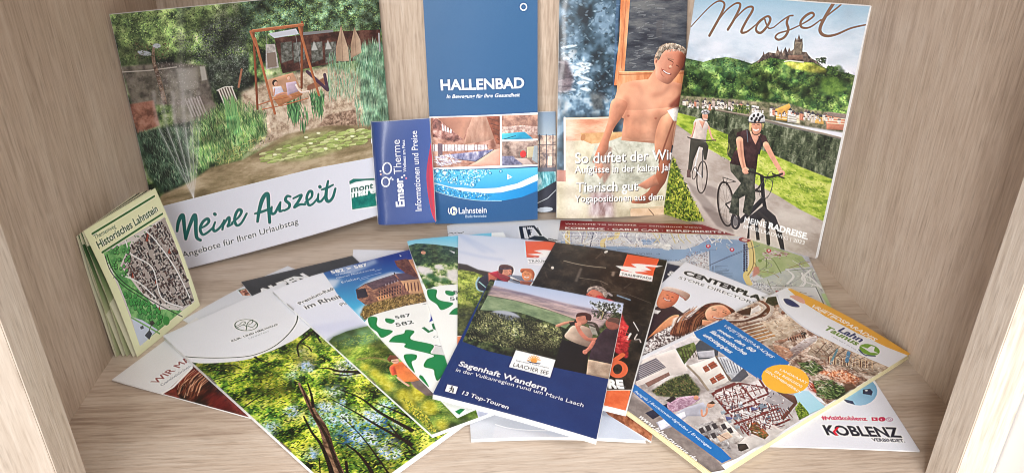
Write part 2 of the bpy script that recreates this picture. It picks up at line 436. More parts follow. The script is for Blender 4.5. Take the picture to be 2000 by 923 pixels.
structure(box('ceiling', XL - .02, XR + .02, .20, YB, ZT, ZT + .02, oak_h, bevel=0))

# ------------------------------------------------------------------ paper stock
white_paper = paper('white_paper', (.80, .80, .80), .6)
cream_paper = paper('cream_paper', (.78, .76, .58), .6)
yellow_paper = paper('yellowed_paper', (.80, .72, .45), .6)
grey_paper = paper('grey_paper', (.60, .61, .63), .6)
steel, _t, _b = nt('staple_steel'); _b.inputs['Metallic'].default_value = 1; _b.inputs['Base Color'].default_value = (.6, .6, .62, 1); _b.inputs['Roughness'].default_value = .3

def towards(p0, px, length, z):
    """the point on height z that lies from p0 towards a seen point, at a given length"""
    q = on_z(px, z); d = q - p0; d[2] = 0; d = d / np.linalg.norm(d)
    r = p0 + d * length; r[2] = z; return r
def par(a, b, c, z=None):
    """fourth corner of a sheet: a + c - b"""
    r = a + c - b
    if z is not None: r[2] = z
    return r
def staple(patch, parent, v, u=0.0):
    P = patch.at(np.array([u - .004, u + .0]), np.array([v, v + .055]), .0006)
    a, b = P[0], P[1]; a = patch.at(u, v, .0003); b = patch.at(u, v + .05, .0003)
    d = (b - a) / np.linalg.norm(b - a); s1 = patch.n * .00035; s2 = np.cross(d, patch.n) * .00035
    vs = [a + s1 + s2, a + s1 - s2, a - s1 - s2, a - s1 + s2, b + s1 + s2, b + s1 - s2, b - s1 - s2, b - s1 + s2]
    link('staple', vs, [(0, 1, 5, 4), (1, 2, 6, 5), (2, 3, 7, 6), (3, 0, 4, 7), (3, 2, 1, 0), (4, 5, 6, 7)], steel, parent, smoothf=False)
def brochure(name, label, cat, patch, art, thick=.001, pages=3, edge=None, back=None, staples=(), group=None,
             rough=.45, coat=.18, wav=.25, crough=.2, fan=.0, over=(.0, .0), grain=2.5, soft=1, pagename='page', nu=22, nv=26):
    edge = edge or white_paper
    base = patch.at(.5, 1.0)
    r = root(name, label, cat, base, group)
    art.grain(grain, soft)
    m = printed(name + '_print', art.image(name + '_print'), rough, coat, wav, crough)
    sheet('cover', patch, 0.0, .00022, [m, edge], r, nu=nu, nv=nv)
    step = thick / (pages + 1)
    for i in range(pages):
        k = (i + 1)
        du = over[0] * k / pages; dv = over[1] * k / pages
        jit = random.uniform(-.002, .002)
        sheet('page' if pagename == 'page' else pagename, patch, -step * k - .00005, step * .86, [edge], r, u0=.001, u1=1 + du + jit - (.002 if over[0] <= 0 else 0), v0=.002 + jit, v1=1 + dv + jit * .5, nu=10, nv=12,
              wig=(lambda uu, vv, k=k: -fan * k / pages * (uu ** 3 + vv ** 4 * .5) * .5) if fan else None)
    sheet('back_cover', patch, -thick, .00022, [back or edge], r, u0=0, u1=1 + over[0] * 1.15, v0=0, v1=1 + over[1] * 1.15, nu=10, nv=12,
          wig=(lambda uu, vv: -fan * .55 * (uu ** 3 + vv ** 4 * .5)) if fan else None)
    for v in staples: staple(patch, r, v)
    return r

# ------------------------------------------------------------------ where each sheet is
PT = {}
PT['meine'] = Patch(on_x((214, 29), XL + .002), on_y((738, -21), YB - .006), on_y((775, 409), YB - .022), on_z((328, 534), .0005),
                    bend=lambda u, v: .004 * np.sin(np.pi * u) * v)
PT['emser'] = Patch(on_y((724, 237), YB - .024), on_y((839, 231), YB - .030), on_y((851, 434), YB - .046), on_y((738, 437), YB - .044),
                    bend=lambda u, v: .0056 * np.sin(np.pi * np.clip(u, 0, 1) ** .42) + .0008 * np.sin(5 * v + 2 * u))
PT['hallen'] = Patch(on_y((824, -40), YB - .008), on_y((1050, -40), YB - .008), on_y((1050, 428), YB - .030), on_y((850, 437), YB - .032),
                     bend=lambda u, v: .0025 * np.sin(np.pi * u))
PT['behind'] = Patch(on_y((985, 220), YB - .003), on_y((1085, 218), YB - .003), on_y((1086, 414), YB - .006), on_y((990, 417), YB - .006))
PT['sauna'] = Patch(on_y((1093, -60), YB - .004), on_y((1345, -66), YB - .004), on_y((1330, 417), YB - .012), on_y((1087, 425), YB - .032),
                    bend=lambda u, v: .0045 * np.sin(np.pi * np.clip(u, 0, 1) ** .6) + .001 * np.sin(7 * v) * (1 - u))
PT['mosel'] = Patch(on_y((1359, -14), YB - .022), on_x((1699, 13), XR - .003), on_z((1592, 505), .0025), on_z((1295, 417), .0005),
                    bend=lambda u, v: .003 * np.sin(np.pi * u))
a, b, c_ = on_z((218, 741), .0022), on_z((318, 668), .0022), on_z((485, 814), .0022)
t = towards(a, (318, 668), .105, .0016); q = towards(a, (485, 814), .150, .0016)
PT['wir'] = Patch(a, t, par(t, a, q), q)
a = on_z((357, 624), .0012); t = towards(a, (562, 519), np.linalg.norm(on_z((562, 519), .0012) - a), .0012)
dr = (t - a) / np.linalg.norm(t - a); dd = np.array([dr[1], -dr[0], 0]); q = a + dd * .085
PT['leaf'] = Patch(a, t, t + dd * .085, q, bend=lambda u, v: .0022 * np.sin(np.pi * u))
a = on_z((471, 550), .0038); t = on_z((688, 499), .0030); q = towards(a, (500, 590), .150, .0020)
PT['black'] = Patch(a, t, par(t, a, q), q)
a = on_z((690, 487), .0012); t = on_z((812, 489), .0012); q = towards(a, (687.5, 511), .12, .0012)
PT['plain'] = Patch(a, t, par(t, a, q), q)
a = on_z((318, 655), .0062); q = on_z((680, 983), .0050); br = on_z((932, 803), .0050)
PT['kur'] = Patch(a, par(a, q, br, .0062), br, q)
a = on_z((532, 568), .0090); q = on_z((843, 848), .0082); dr = on_z((625, 540), .0090) - a; dr = dr / np.linalg.norm(dr) * .098
PT['premium'] = Patch(a, a + dr, q + dr * [1, .8, 1], q, bend=lambda u, v: .0032 * np.sin(np.pi * np.clip(u / .75, -.3, 1)) * np.clip(1 - v, 0, 1.3) ** 1.5)
a = on_z((622, 536), .0114); t = on_z((800, 489), .0110); q = on_z((893, 812), .0108)
PT['castle'] = Patch(a, t + (t - a) * .12, par(t, a, q) + (t - a) * .12, q, bend=lambda u, v: .0010 * (1 - np.exp(-np.clip(u, -.2, 2) / .05)))
a = on_z((795, 471), .0135); q = on_z((891, 760), .0135); t = on_z((893, 463), .0130); dr = (t - a); dr = dr / np.linalg.norm(dr) * .092
PT['fest'] = Patch(a, a + dr, q + dr, q + 0, bend=lambda u, v: .0016 * (1 - np.exp(-np.clip(u, -.2, 2) / .08)))
a = on_z((873, 440), .0012); t = on_z((1155, 427), .0012); q = towards(a, (876, 468), .15, .0012)
PT['tower'] = Patch(a, t, par(t, a, q), q, bend=lambda u, v: .002 * np.sin(np.pi * np.clip(u, 0, 1) ** .5) * (1 - v))
a = on_z((1095, 430), .0030); t = on_z((1553, 444), .0030); br = on_z((1640, 634), .0022)
PT['map'] = Patch(a, t, br, par(a, t, br))
a = on_z((1330, 512), .0052); q = on_z((1158, 760), .0040); t = towards(a, (1420, 552), .115, .0050)
a2 = on_z((1316, 508), .0048)
PT['navy'] = Patch(on_z((1225, 497), .005), on_z((1345, 523), .005), on_z((1272, 861), .0042), on_z((1150, 786), .0046))
PT['under'] = Patch(on_z((905, 640), .0034), on_z((1185, 640), .0034), on_z((1262, 859), .0034), on_z((920, 857), .0034), bend=lambda u, v: .0025 * np.sin(np.pi * u) * v)
a = on_z((1339, 511), .0078); t = on_z((1515, 582), .0078); q = towards(a, (1292, 554), .165, .0070)
PT['center'] = Patch(a, t + (t - a) * .1, par(t, a, q, .0055) + (t - a) * .1, q, bend=lambda u, v: .0012 * np.sin(np.pi * u))
q = on_z((1797, 880), .0016); tr = towards(q, (1710, 745), .150, .0016); bl = towards(q, (1500, 872), .145, .0016)
PT['koblenz'] = Patch(par(bl, q, tr), tr, q, bl, bend=lambda u, v: .001 * np.sin(np.pi * u))
PT['lahn'] = Patch(on_z((1538, 560), .0112), on_z((1778, 690), .0068), on_z((1398, 928), .0074), on_z((1146, 746), .0104), bend=lambda u, v: .003 * np.sin(np.pi * u) * (1 - .6 * v))
a = on_z((895, 457), .0178); t = on_z((1085, 474), .0170); q = towards(a, (893, 680), .205, .0168); dr = (t - a) / np.linalg.norm(t - a) * .106
PT['traum'] = Patch(a, a + dr, q + dr, q, bend=lambda u, v: .001 * np.sin(np.pi * u))
a = on_z((1085, 473), .0200); t = on_z((1303, 508), .0180); br = on_z((1222, 801), .0150)
PT['dark'] = Patch(a, t, br, par(a, t, br), bend=lambda u, v: .0012 * np.sin(np.pi * u))
PT['laacher'] = Patch(on_z((957, 545), .0228), on_z((1218, 592), .0222), on_z((1165, 857), .0205), on_z((845, 769), .0200),
                      bend=lambda u, v: .0012 * np.sin(np.pi * u))


# frame stiles at the mouth of the compartment, and the white panel beside it
x1 = on_y((1941, 923), .3085)[0]
for nm, xa, xb, lab in (('frame_stile', -.2151, -.34, 'light oak upright board at the left mouth of the compartment'),
                        ('frame_stile', .2777, x1, 'light oak upright board at the right mouth of the compartment')):
    o = box(nm, min(xa, xb), max(xa, xb), .3085, .332, -.06, ZT + .02, oak_f, bevel=.0006)
    o['label'] = lab; o['category'] = 'board'; o['group'] = 'boards framing the compartment'
white_lac, t_, b_ = nt('white_lacquer'); b_.inputs['Base Color'].default_value = (.86, .86, .86, 1); b_.inputs['Roughness'].default_value = .45
o = box('side_panel', x1 + .0006, x1 + .06, .262, .332, -.06, ZT + .02, white_lac, bevel=.0006)
o['label'] = 'white panel at the far right, outside the oak frame'; o['category'] = 'panel'

W = (226, 228, 236)
FOL = [(28, 36, 26), (48, 66, 40), (78, 100, 58), (112, 132, 78), (150, 160, 112)]
# ---------------------------------------------------------------- square spa magazine
def art_meine():
    A = Art(PT['meine'], (60, 70, 50), 3900)
    A.all(A.nz([(24, 32, 24), (50, 66, 42), (84, 106, 62), (120, 142, 88), (160, 172, 130)], 26, con=1.3))
    A.poly([(200, 20), (420, 5), (420, 60), (300, 120), (230, 120)], A.nz([(44, 58, 38), (82, 102, 60), (120, 140, 84), (150, 165, 110)], 14), .75, 8)
    A.poly([(395, 40), (480, 25), (485, 170), (400, 175)], A.nz([(28, 32, 30), (50, 56, 50), (96, 100, 96)], 5), .8, 6)
    A.poly([(470, 0), (760, -30), (770, 60), (600, 60), (470, 80)], A.nz([(26, 32, 28), (48, 66, 50), (90, 120, 96), (130, 160, 136)], 10), .8, 6)
    A.dabs([(215, 25), (760, -25), (765, 60), (470, 110), (235, 120)], 8500, 2.8, 1.3, [(60, 80, 44), (110, 132, 74), (140, 158, 100), (34, 42, 30), (86, 110, 64)])
    A.dabs([(330, 70), (480, 30), (490, 170), (400, 180)], 2400, 2.4, 1.1, [(120, 124, 120), (34, 38, 36), (80, 84, 80)])
    A.mod([(200, 20), (760, -30), (765, 70), (470, 170), (235, 130)], .5, 34); A.mod([(200, 20), (760, -30), (765, 70), (470, 170), (235, 130)], .3, 12)
    # far building and deck
    A.poly([(236, 130), (330, 122), (400, 128), (420, 205), (258, 205)], A.nz([(70, 62, 58), (104, 94, 88), (130, 120, 112)], 12), .9, 2)
    A.line([(238, 141), (290, 138), (345, 131)], 2.2, (176, 168, 160), .9)
    A.poly([(345, 135), (384, 131), (390, 172), (352, 178)], (150, 144, 136), .8, 2)
    A.poly([(390, 130), (400, 130), (405, 156), (394, 158)], (176, 172, 166), .9, 1)
    A.line([(300, 92), (300, 118), (312, 160), (322, 200)], 8, A.nz([(70, 52, 44), (120, 96, 82), (150, 128, 108)], 6), .85, sm=True, taper=[.5, 1, 1.1])
    A.ell(306, 90, 8, 5, (196, 200, 216), alpha=.8, blur=1); A.ell(282, 104, 14, 5, (190, 196, 212), 10, .8, 1)
    A.dabs([(262, 84), (330, 84), (330, 116), (262, 116)], 160, 4, 1.4, [(50, 60, 40), (90, 104, 64), (110, 84, 66)])
    A.poly([(252, 204), (300, 196), (312, 245), (268, 262)], A.nz([(104, 62, 50), (150, 98, 82), (170, 120, 104)], 14), .95, 1.5)
    A.poly([(336, 200), (400, 186), (424, 206), (410, 232), (340, 242)], A.nz([(100, 88, 82), (140, 128, 122)], 12), .8, 2)
    for i in range(6):
        A.line([(362 + i * 5.5, 194 - i), (376 + i * 5.5, 228 - i)], 2.4, (172, 162, 160), .8)
    A.poly([(425, 176), (452, 168), (463, 196), (441, 208)], (104, 92, 84))
    for i in range(6): A.line([(427 + i * 5, 176 - i * 1.4), (440 + i * 4.6, 208 - i * 2)], 2.4, (196, 190, 182))
    A.line([(424, 177), (440, 170), (455, 170)], 2, (204, 198, 190), sm=True)
    A.line([(472, 136), (466, 170)], 4, (150, 104, 82))
    # pavilion
    A.poly([(536, 74), (651, 62), (742, 58), (745, 112), (632, 127), (552, 144)], A.nz([(50, 30, 28), (80, 50, 44), (104, 72, 62)], 14), 1)
    A.poly([(524, 66), (578, 56), (584, 67), (536, 75)], (196, 200, 212)); A.poly([(584, 64), (651, 58), (651, 63), (586, 70)], (126, 126, 128))
    for x in (548, 572, 607, 634): A.poly([(x, 84), (x + 22, 81), (x + 24, 116), (x + 2, 124)], A.nz([(62, 66, 60), (98, 104, 98), (140, 146, 142)], 6), .85, 1)
    for x, y in ((613, 80), (640, 78)): A.poly([(x, y), (x + 8, y + 18), (x - 5, y + 19)], (186, 186, 184), .9, .6)
    A.poly([(519, 87), (537, 86), (545, 132), (519, 136)], A.nz([(150, 146, 142), (196, 190, 186)], 6)); A.poly([(521, 104), (538, 102), (541, 130), (523, 133)], (132, 116, 106))
    # sand, water, reeds
    A.poly([(470, 180), (540, 150), (640, 130), (690, 140), (770, 180), (770, 290), (560, 270), (480, 300)], A.nz([(150, 126, 108), (186, 162, 142), (208, 188, 168), (222, 204, 186)], 8), .95, 4)
    A.poly([(600, 168), (632, 152), (640, 164), (600, 178)], (132, 84, 66), .9, 1)
    A.poly([(300, 400), (320, 376), (370, 357), (412, 326), (474, 312), (529, 281), (560, 262), (640, 245), (700, 236), (775, 250), (790, 330), (300, 430)],
           A.nz([(108, 94, 68), (134, 118, 88), (158, 140, 110), (184, 166, 138)], 30, ax=2.5, con=1.1), 1, 2)
    for i in range(40): A.line([(random.uniform(380, 700), y0 := random.uniform(330, 360)), (random.uniform(380, 700), y0 - 8)], .8, (170, 146, 128), .12)
    A.poly([(620, 246), (640, 224), (690, 214), (720, 226), (715, 244)], A.nz([(96, 74, 62), (150, 122, 104), (196, 170, 150)], 5), .9, 1.5)
    A.poly([(262, 262), (330, 246), (375, 250), (372, 352), (318, 378), (290, 345)], A.nz([(24, 36, 30), (44, 64, 50), (74, 98, 76)], 10, ay=2.2), 1, 3)
    A.poly([(370, 250), (440, 215), (512, 220), (520, 262), (474, 305), (412, 322), (372, 348)], A.nz([(36, 56, 34), (70, 108, 62), (112, 152, 84), (150, 176, 100)], 8, ay=2.6), 1, 4)
    A.dabs([(262, 258), (372, 246), (372, 350), (322, 372), (292, 340)], 1300, 10, .9, [(60, 88, 70), (96, 124, 100), (30, 44, 36), (130, 150, 124)], -100, 30)
    A.dabs([(372, 240), (450, 190), (520, 215), (522, 262), (474, 302), (412, 320), (372, 344)], 2200, 13, 1.0, [(78, 122, 76), (112, 152, 96), (150, 178, 118), (48, 76, 48), (176, 190, 134)], -95, 22)
    A.dabs([(440, 205), (460, 200), (470, 250), (444, 250)], 120, 34, 2, [(90, 150, 92), (126, 172, 108)], -92, 12)
    A.dabs([(420, 300), (520, 262), (532, 276), (470, 308), (420, 326)], 160, 9, 1.2, [(176, 176, 110), (200, 192, 130), (80, 84, 50)], -40, 60)
    A.poly([(700, 92), (752, 80), (764, 236), (712, 246), (704, 180)], A.nz([(60, 94, 74), (96, 138, 114), (144, 178, 152)], 5, ay=4), .85, 3)
    A.dabs([(640, 108), (755, 74), (765, 236), (700, 246), (690, 190), (640, 190)], 1500, 20, .9, [(112, 158, 130), (78, 114, 92), (168, 198, 170), (134, 166, 128)], -88, 14)
    for cx_, cy_, n in ((620, 208, 130), (573, 222, 130), (590, 236, 40)): A.dabs([(cx_ - 14, cy_ - 24), (cx_ + 14, cy_ - 24), (cx_ + 9, cy_ + 14), (cx_ - 9, cy_ + 14)], n, 24, 1.8, [(74, 128, 84), (110, 160, 104), (50, 84, 56)], -90, 16)
    pads = [(513, 305), (540, 284), (575, 268), (622, 257), (700, 254), (722, 262), (700, 280), (655, 296), (600, 312), (530, 316)]
    A.poly(pads, A.nz([(104, 112, 66), (140, 152, 92), (170, 180, 116)], 6, ax=2.5), .6, 3, True)
    pp = np.array(pads); lo, hi = pp.min(0), pp.max(0)
    for i in range(420):
        x, y = random.uniform(512, 726), random.uniform(252, 318)
        if y > 322 - (x - 510) * .21 or y < 300 - (x - 510) * .30 or random.random() < .25: continue
        A.ell(x, y, random.uniform(5, 10), random.uniform(1.6, 3), random.choice([(172, 188, 112), (192, 200, 136), (146, 162, 90), (204, 208, 152)]), -12, .9)
        A.line([(x - 6, y + 2.5), (x + 6, y + 1.5)], .8, (84, 84, 50), .6)
    for x, y in ((598, 268), (622, 260), (657, 272), (636, 290), (585, 296), (607, 280), (688, 266), (537, 302)): A.ell(x, y, 4, 2, (236, 234, 190))
    A.mod([(262, 262), (520, 215), (530, 270), (370, 350), (320, 376)], .35, 18); A.mod([(700, 92), (752, 80), (764, 236), (700, 246)], .3, 14)
    # fountain
    A.line([(377, 384), (372, 310), (362, 230), (352, 150)], 34, (196, 196, 196), .28, True, [.1, .6, 1.2, 1.4], 7)
    for dx, al in ((-60, .35), (-44, .4), (-26, .4), (-8, .35), (6, .3), (20, .25)):
        A.line([(378, 386), (374 + dx * .5, 320), (368 + dx, 240), (366 + dx * 1.1, 180)], 5, (214, 212, 214), al * .85, True, [.4, .8, 1.5, 1.2], 2)
        A.line([(378, 386), (375 + dx * .5, 320), (370 + dx, 250)], 1.4, (226, 226, 228), al, True)
    A.line([(352, 10), (353, 120), (360, 200)], 12, (176, 176, 176), .22, blur=4)
    A.dabs([(300, 120), (380, 120), (400, 260), (320, 260)], 500, 3, 1.2, [(206, 200, 200), (180, 172, 170)], alpha=.5)
    A.vol = .6
    # umbrellas
    for ax_, ay_, bx, by, cx_, cy_ in ((666, 50, 657, 120, 682, 119), (692, 54, 686, 114, 706, 103)):
        A.poly([(ax_, ay_), (cx_ - 2, cy_ - 24), (cx_, cy_), (bx, by), (bx - 1, by - 26)], A.lg((bx, by), (150, 124, 104), (cx_, by), (206, 180, 156)))
        A.line([(ax_, ay_), ((bx + cx_) / 2, by)], 1.2, (128, 104, 86), .7)
    A.line([(740, 66), (742, 100)], 3, (150, 150, 150)); A.line([(600, 140), (640, 176), (634, 146)], 6, (66, 44, 66), .9)
    A.vol = .8
    # swing
    wd = (172, 106, 72); ws = (128, 74, 50)
    A.line([(520, 70), (522, 154)], .8, (170, 170, 170), .7); A.line([(577, 66), (590, 150)], .8, (170, 170, 170), .8)
    A.poly([(519, 157), (572, 142), (588, 172), (532, 188)], (190, 146, 118)); A.poly([(532, 190), (589, 175), (591, 186), (545, 208)], (176, 120, 84))
    A.line([(505, 205), (535, 195), (590, 184)], 2.2, wd); A.line([(512, 214), (556, 205), (602, 192)], 2.0, wd)
    A.line([(495, 62), (503, 213)], 4.4, ws); A.line([(498, 76), (537, 222)], 4.6, wd); A.line([(489, 62), (500, 90)], 4, wd)
    A.line([(590, 44), (589, 172)], 4.6, ws); A.line([(584, 52), (600, 110), (623, 186)], 4.6, wd)
    A.line([(494, 61), (591, 49)], 6.0, wd); A.line([(494, 58.6), (591, 46.6)], 1.2, (204, 146, 108))
    A.ell(537, 162, 5.4, 6.2, (60, 38, 34)); A.ell(539, 164, 3.8, 4.6, (214, 160, 138)); A.poly([(532, 170), (549, 168), (556, 184), (536, 189)], (206, 200, 216)); A.line([(536, 174), (535, 186)], 2.4, (206, 150, 126))
    A.line([(540, 187), (556, 182), (568, 190)], 4.2, (204, 146, 122), sm=True)
    A.ell(563, 152, 5, 5, (190, 140, 108)); A.ell(564, 153.5, 3.2, 3.8, (224, 176, 154)); A.poly([(558, 162), (578, 159), (584, 178), (562, 186)], (188, 168, 186)); A.line([(578, 166), (588, 180), (602, 178)], 3.6, (226, 206, 196), sm=True)
    A.vol = 0
    # white foot band with writing
    band = [(300, 407), (324, 400.5), (427, 374.5), (530, 349), (614, 328.5), (728, 307.5), (800, 296)]
    A.poly(band + [(820, 600), (300, 600)], (214, 216, 228))
    T = (30, 102, 98)
    def s6(pts): return [(320 + x / 4.545, 340 + y / 4.545) for x, y in pts]
    def br(pts, wd=6.2, tp=(.7, 1.1, 1, .8)): A.line(s6(pts), wd, T, .97, True, tp)
    br([(118, 505), (128, 430), (155, 370), (172, 375), (182, 470), (195, 575)], 7); br([(195, 575), (225, 470), (268, 368), (282, 390), (284, 480), (292, 560), (325, 585)], 7)
    br([(325, 480), (372, 455), (400, 420), (385, 395), (345, 425), (322, 485), (345, 535), (390, 515), (440, 470)], 5.4)
    br([(455, 425), (438, 480), (455, 505), (500, 470), (535, 415)], 5); br([(450, 352), (456, 358)], 6, (1, 1))
    br([(535, 408), (520, 490)], 5.4); br([(525, 460), (560, 400), (580, 385), (580, 430), (568, 462), (610, 440)], 5)
    br([(605, 430), (665, 380), (690, 330), (665, 315), (640, 350), (628, 410), (650, 455), (690, 430), (735, 350)], 5.4)
    br([(832, 420), (845, 330), (872, 230), (905, 178), (925, 190), (930, 290), (940, 428)], 7.4); br([(808, 350), (880, 330), (955, 300)], 5)
    br([(958, 290), (955, 345), (985, 345), (1015, 290), (1035, 250)], 5.2); br([(1035, 255), (1028, 325), (1060, 320)], 5)
    br([(1125, 200), (1095, 195), (1080, 230), (1115, 265), (1108, 300), (1070, 322)], 5.4)
    br([(1150, 215), (1220, 185), (1195, 240), (1160, 292), (1205, 270), (1255, 268)], 5.4)
    br([(1255, 250), (1310, 205), (1315, 160), (1290, 155), (1268, 210), (1285, 272), (1320, 265), (1365, 215)], 5.2)
    br([(1372, 175), (1368, 235), (1395, 240), (1430, 195)], 5); br([(1383, 110), (1388, 116)], 6, (1, 1))
    br([(1458, 62), (1445, 130), (1440, 215), (1465, 242), (1500, 205), (1522, 130)], 6); br([(1400, 138), (1450, 122), (1502, 95)], 4.6)
    A.text('Angebote für Ihren Urlaubstag', (357, 503.5), (583, 436.5), (72, 78, 88), k=.98)
    A.poly([(682, 355), (700, 352), (760, 342), (770, 400), (687, 411)], (240, 242, 246))
    A.poly([(682, 354), (690, 349), (710, 349), (760, 346), (760, 351), (715, 352), (695, 355), (683, 360)], (24, 112, 104))
    A.poly([(686, 378), (760, 365), (770, 396), (688, 409)], A.nz([(20, 104, 98), (28, 124, 112), (44, 144, 128)], 14))
    A.text('mont', (686, 375.5), (729, 367.5), (24, 108, 100), k=.86, bold=.02); A.text('mare', (687, 385.5), (734, 376), (240, 242, 246), k=.9, bold=.045)
    A.text('mare', (687, 385.5), (734, 376), (24, 108, 100), k=.9, bold=.0, alpha=.0)
    A.line([(686, 377), (730, 369)], 3.5, (24, 108, 100), .0)
    return A
# ---------------------------------------------------------------- small blue booklet, blue leaflet, leaflet behind it
def art_emser():
    A = Art(PT['emser'], (56, 84, 158), 4400)
    A.all(A.lg((724, 300), (44, 66, 124), (850, 300), (56, 82, 146)))
    A.poly([(846, 262), (838, 300), (833, 340), (836, 380), (846, 424), (860, 424), (860, 262)], (190, 34, 60), sm=True)
    A.poly([(848, 268), (836, 310), (833, 345), (838, 392), (848, 424), (844, 392), (839, 345), (841, 310)], (130, 50, 90), .5, 1, True)
    def c7(x, y): return (715 + x / 4.014, 220 + y / 4.014)
    for cx_, cy_, rx, ry in ((165, 437, 33, 44), (153, 543, 30, 36)):
        t = np.linspace(0, 2 * math.pi, 24); A.line([c7(cx_ + rx * math.cos(a), cy_ + ry * math.sin(a)) for a in t], 2.6, (226, 236, 246))
    for x, y, c in ((115, 484, (240, 170, 170)), (113, 458, (230, 230, 240)), (197, 510, (200, 226, 240)), (208, 524, (200, 226, 240)), (186, 520, (200, 226, 240)), (300, 492, (240, 240, 250)), (315, 513, (226, 120, 150))): A.ell(*c7(x, y), 1.9, 1.9, c)
    wt = (232, 238, 248)
    A.text('Emser.', c7(300, 735), c7(285, 497), wt, k=1.0, bold=.035); A.text('Therme', c7(280, 480), c7(263, 212), wt, k=1.02)
    A.text('Wellness am Fluss', c7(316, 464), c7(303, 214), wt, k=1.0, bold=.01); A.text('Informationen und Preise', c7(436, 768), c7(398, 142), wt, k=1.12, bold=.006)
    return A
def art_hallen():
    B1 = (44, 90, 136)
    A = Art(PT['hallen'], B1, 3600)
    A.all(A.lg((940, 0), (48, 94, 138), (940, 430), (42, 84, 130)))
    def c8(x, y): return (830 + x / 4.015, 210 + y / 4.015)
    wt = (238, 240, 246)
    t = np.linspace(0, 2 * math.pi, 24); A.line([(1022.5 + 6 * math.cos(a), 14 + 6.5 * math.sin(a)) for a in t], 2.4, wt)
    A.text('HALLENBAD', (861, 176), (1024, 171.5), wt, k=.98, bold=.03); A.text('In Bewegung für Ihre Gesundheit', (872, 192), (1016, 188.5), wt, k=.95, bold=.02, shear=.25)
    A.poly([(832, 228), (1060, 219), (1060, 323.5), (838, 331)], wt)
    A.vol = .5
    P1 = [c8(45, 82), c8(587, 66), c8(590, 452), c8(58, 470)]
    A.poly(P1, A.nz([(130, 86, 74), (176, 128, 112), (206, 164, 148)], 16))
    A.poly([c8(98, 82), c8(370, 74), c8(300, 248)], A.lg(c8(100, 82), (150, 98, 82), c8(360, 200), (196, 146, 124))); A.poly([c8(370, 74), c8(482, 72), c8(545, 248), c8(300, 290)], A.nz([(158, 116, 98), (190, 152, 134)], 10, ay=3))
    A.poly([c8(482, 72), c8(587, 66), c8(587, 290), c8(560, 285)], A.nz([(110, 62, 48), (160, 96, 76)], 10))
    for i in range(5): A.line([c8(500 + i * 16, 84 + i * 40), c8(580, 110 + i * 36)], 1.6, (96, 60, 52))
    A.poly([c8(58, 82), c8(98, 90), c8(300, 250), c8(230, 270), c8(60, 230)], A.nz([(90, 56, 54), (150, 100, 92), (210, 170, 160)], 8))
    for i in range(4): A.poly([c8(132 + i * 22, 130 + i * 12), c8(144 + i * 22, 138 + i * 12), c8(148 + i * 20, 186 + i * 6), c8(134 + i * 20, 180 + i * 6)], (224, 214, 222))
    A.poly([c8(60, 290), c8(480, 292), c8(500, 330), c8(60, 345)], A.nz([(190, 180, 184), (238, 232, 236)], 8))
    for i in range(17): A.line([c8(75 + i * 26, 290), c8(75 + i * 26, 340)], 1.0, (120, 80, 78), .8)
    A.poly([c8(150, 372), c8(540, 328), c8(395, 424), c8(260, 405)], A.nz([(92, 92, 130), (140, 140, 170), (196, 190, 206)], 10, ay=2)); A.line([c8(540, 330), c8(398, 424), c8(262, 406)], 1.2, (60, 50, 70))
    A.poly([c8(545, 330), c8(590, 320), c8(590, 452), c8(330, 460), c8(400, 426)], (218, 164, 146))
    A.poly([c8(100, 282), c8(138, 284), c8(138, 380), c8(104, 384)], (110, 90, 100))
    A.dabs([c8(70, 380), c8(200, 370), c8(290, 430), c8(100, 462)], 150, 9, 1.4, [(236, 236, 246), (150, 140, 170), (220, 214, 230)], 20, 40)
    P2 = [c8(602, 64), c8(886, 56), c8(886, 244), c8(602, 252)]
    A.poly(P2, A.nz([(130, 96, 88), (172, 132, 116), (204, 160, 140)], 18)); A.poly([c8(602, 150), c8(770, 140), c8(886, 150), c8(886, 215), c8(602, 215)], A.nz([(140, 110, 104), (232, 214, 206)], 6), .8)
    A.poly([c8(602, 205), c8(780, 190), c8(850, 246), c8(602, 252)], A.lg(c8(640, 195), (90, 190, 206), c8(720, 252), (40, 140, 176))); A.line([c8(620, 248), c8(710, 222)], 1.4, (30, 60, 90))
    P3 = [c8(602, 268), c8(886, 258), c8(886, 446), c8(606, 454)]
    A.poly(P3, A.nz([(96, 80, 76), (150, 128, 120), (190, 168, 156)], 14)); A.poly([c8(606, 380), c8(690, 380), c8(770, 448), c8(606, 454)], A.nz([(90, 90, 116), (150, 150, 176)], 8))
    A.poly([c8(700, 395), c8(800, 400), c8(850, 446), c8(775, 448)], (186, 166, 160)); A.ell(*c8(770, 365), 6, 7, (196, 60, 62)); A.poly([c8(800, 310), c8(856, 305), c8(856, 390), c8(800, 395)], (186, 176, 148))
    A.poly([c8(856, 300), c8(886, 300), c8(886, 440), c8(840, 410)], (150, 160, 166))
    A.vol = 0
    # water swoosh
    A.poly([c8(58, 490), c8(890, 468), c8(890, 640), c8(760, 700), c8(600, 730), c8(400, 725), c8(200, 690), c8(60, 640)], A.lg(c8(400, 480), (92, 184, 220), c8(400, 720), (34, 140, 200)))
    A.dabs([c8(62, 492), c8(520, 486), c8(440, 560), c8(380, 620), c8(70, 570)], 420, 4, 2, [(60, 150, 190), (150, 216, 236), (30, 110, 160), (206, 238, 246)])
    A.dabs([c8(70, 600), c8(300, 650), c8(540, 680), c8(500, 720), c8(200, 690), c8(70, 650)], 260, 4, 1.8, [(50, 140, 180), (170, 226, 240), (24, 100, 150)])
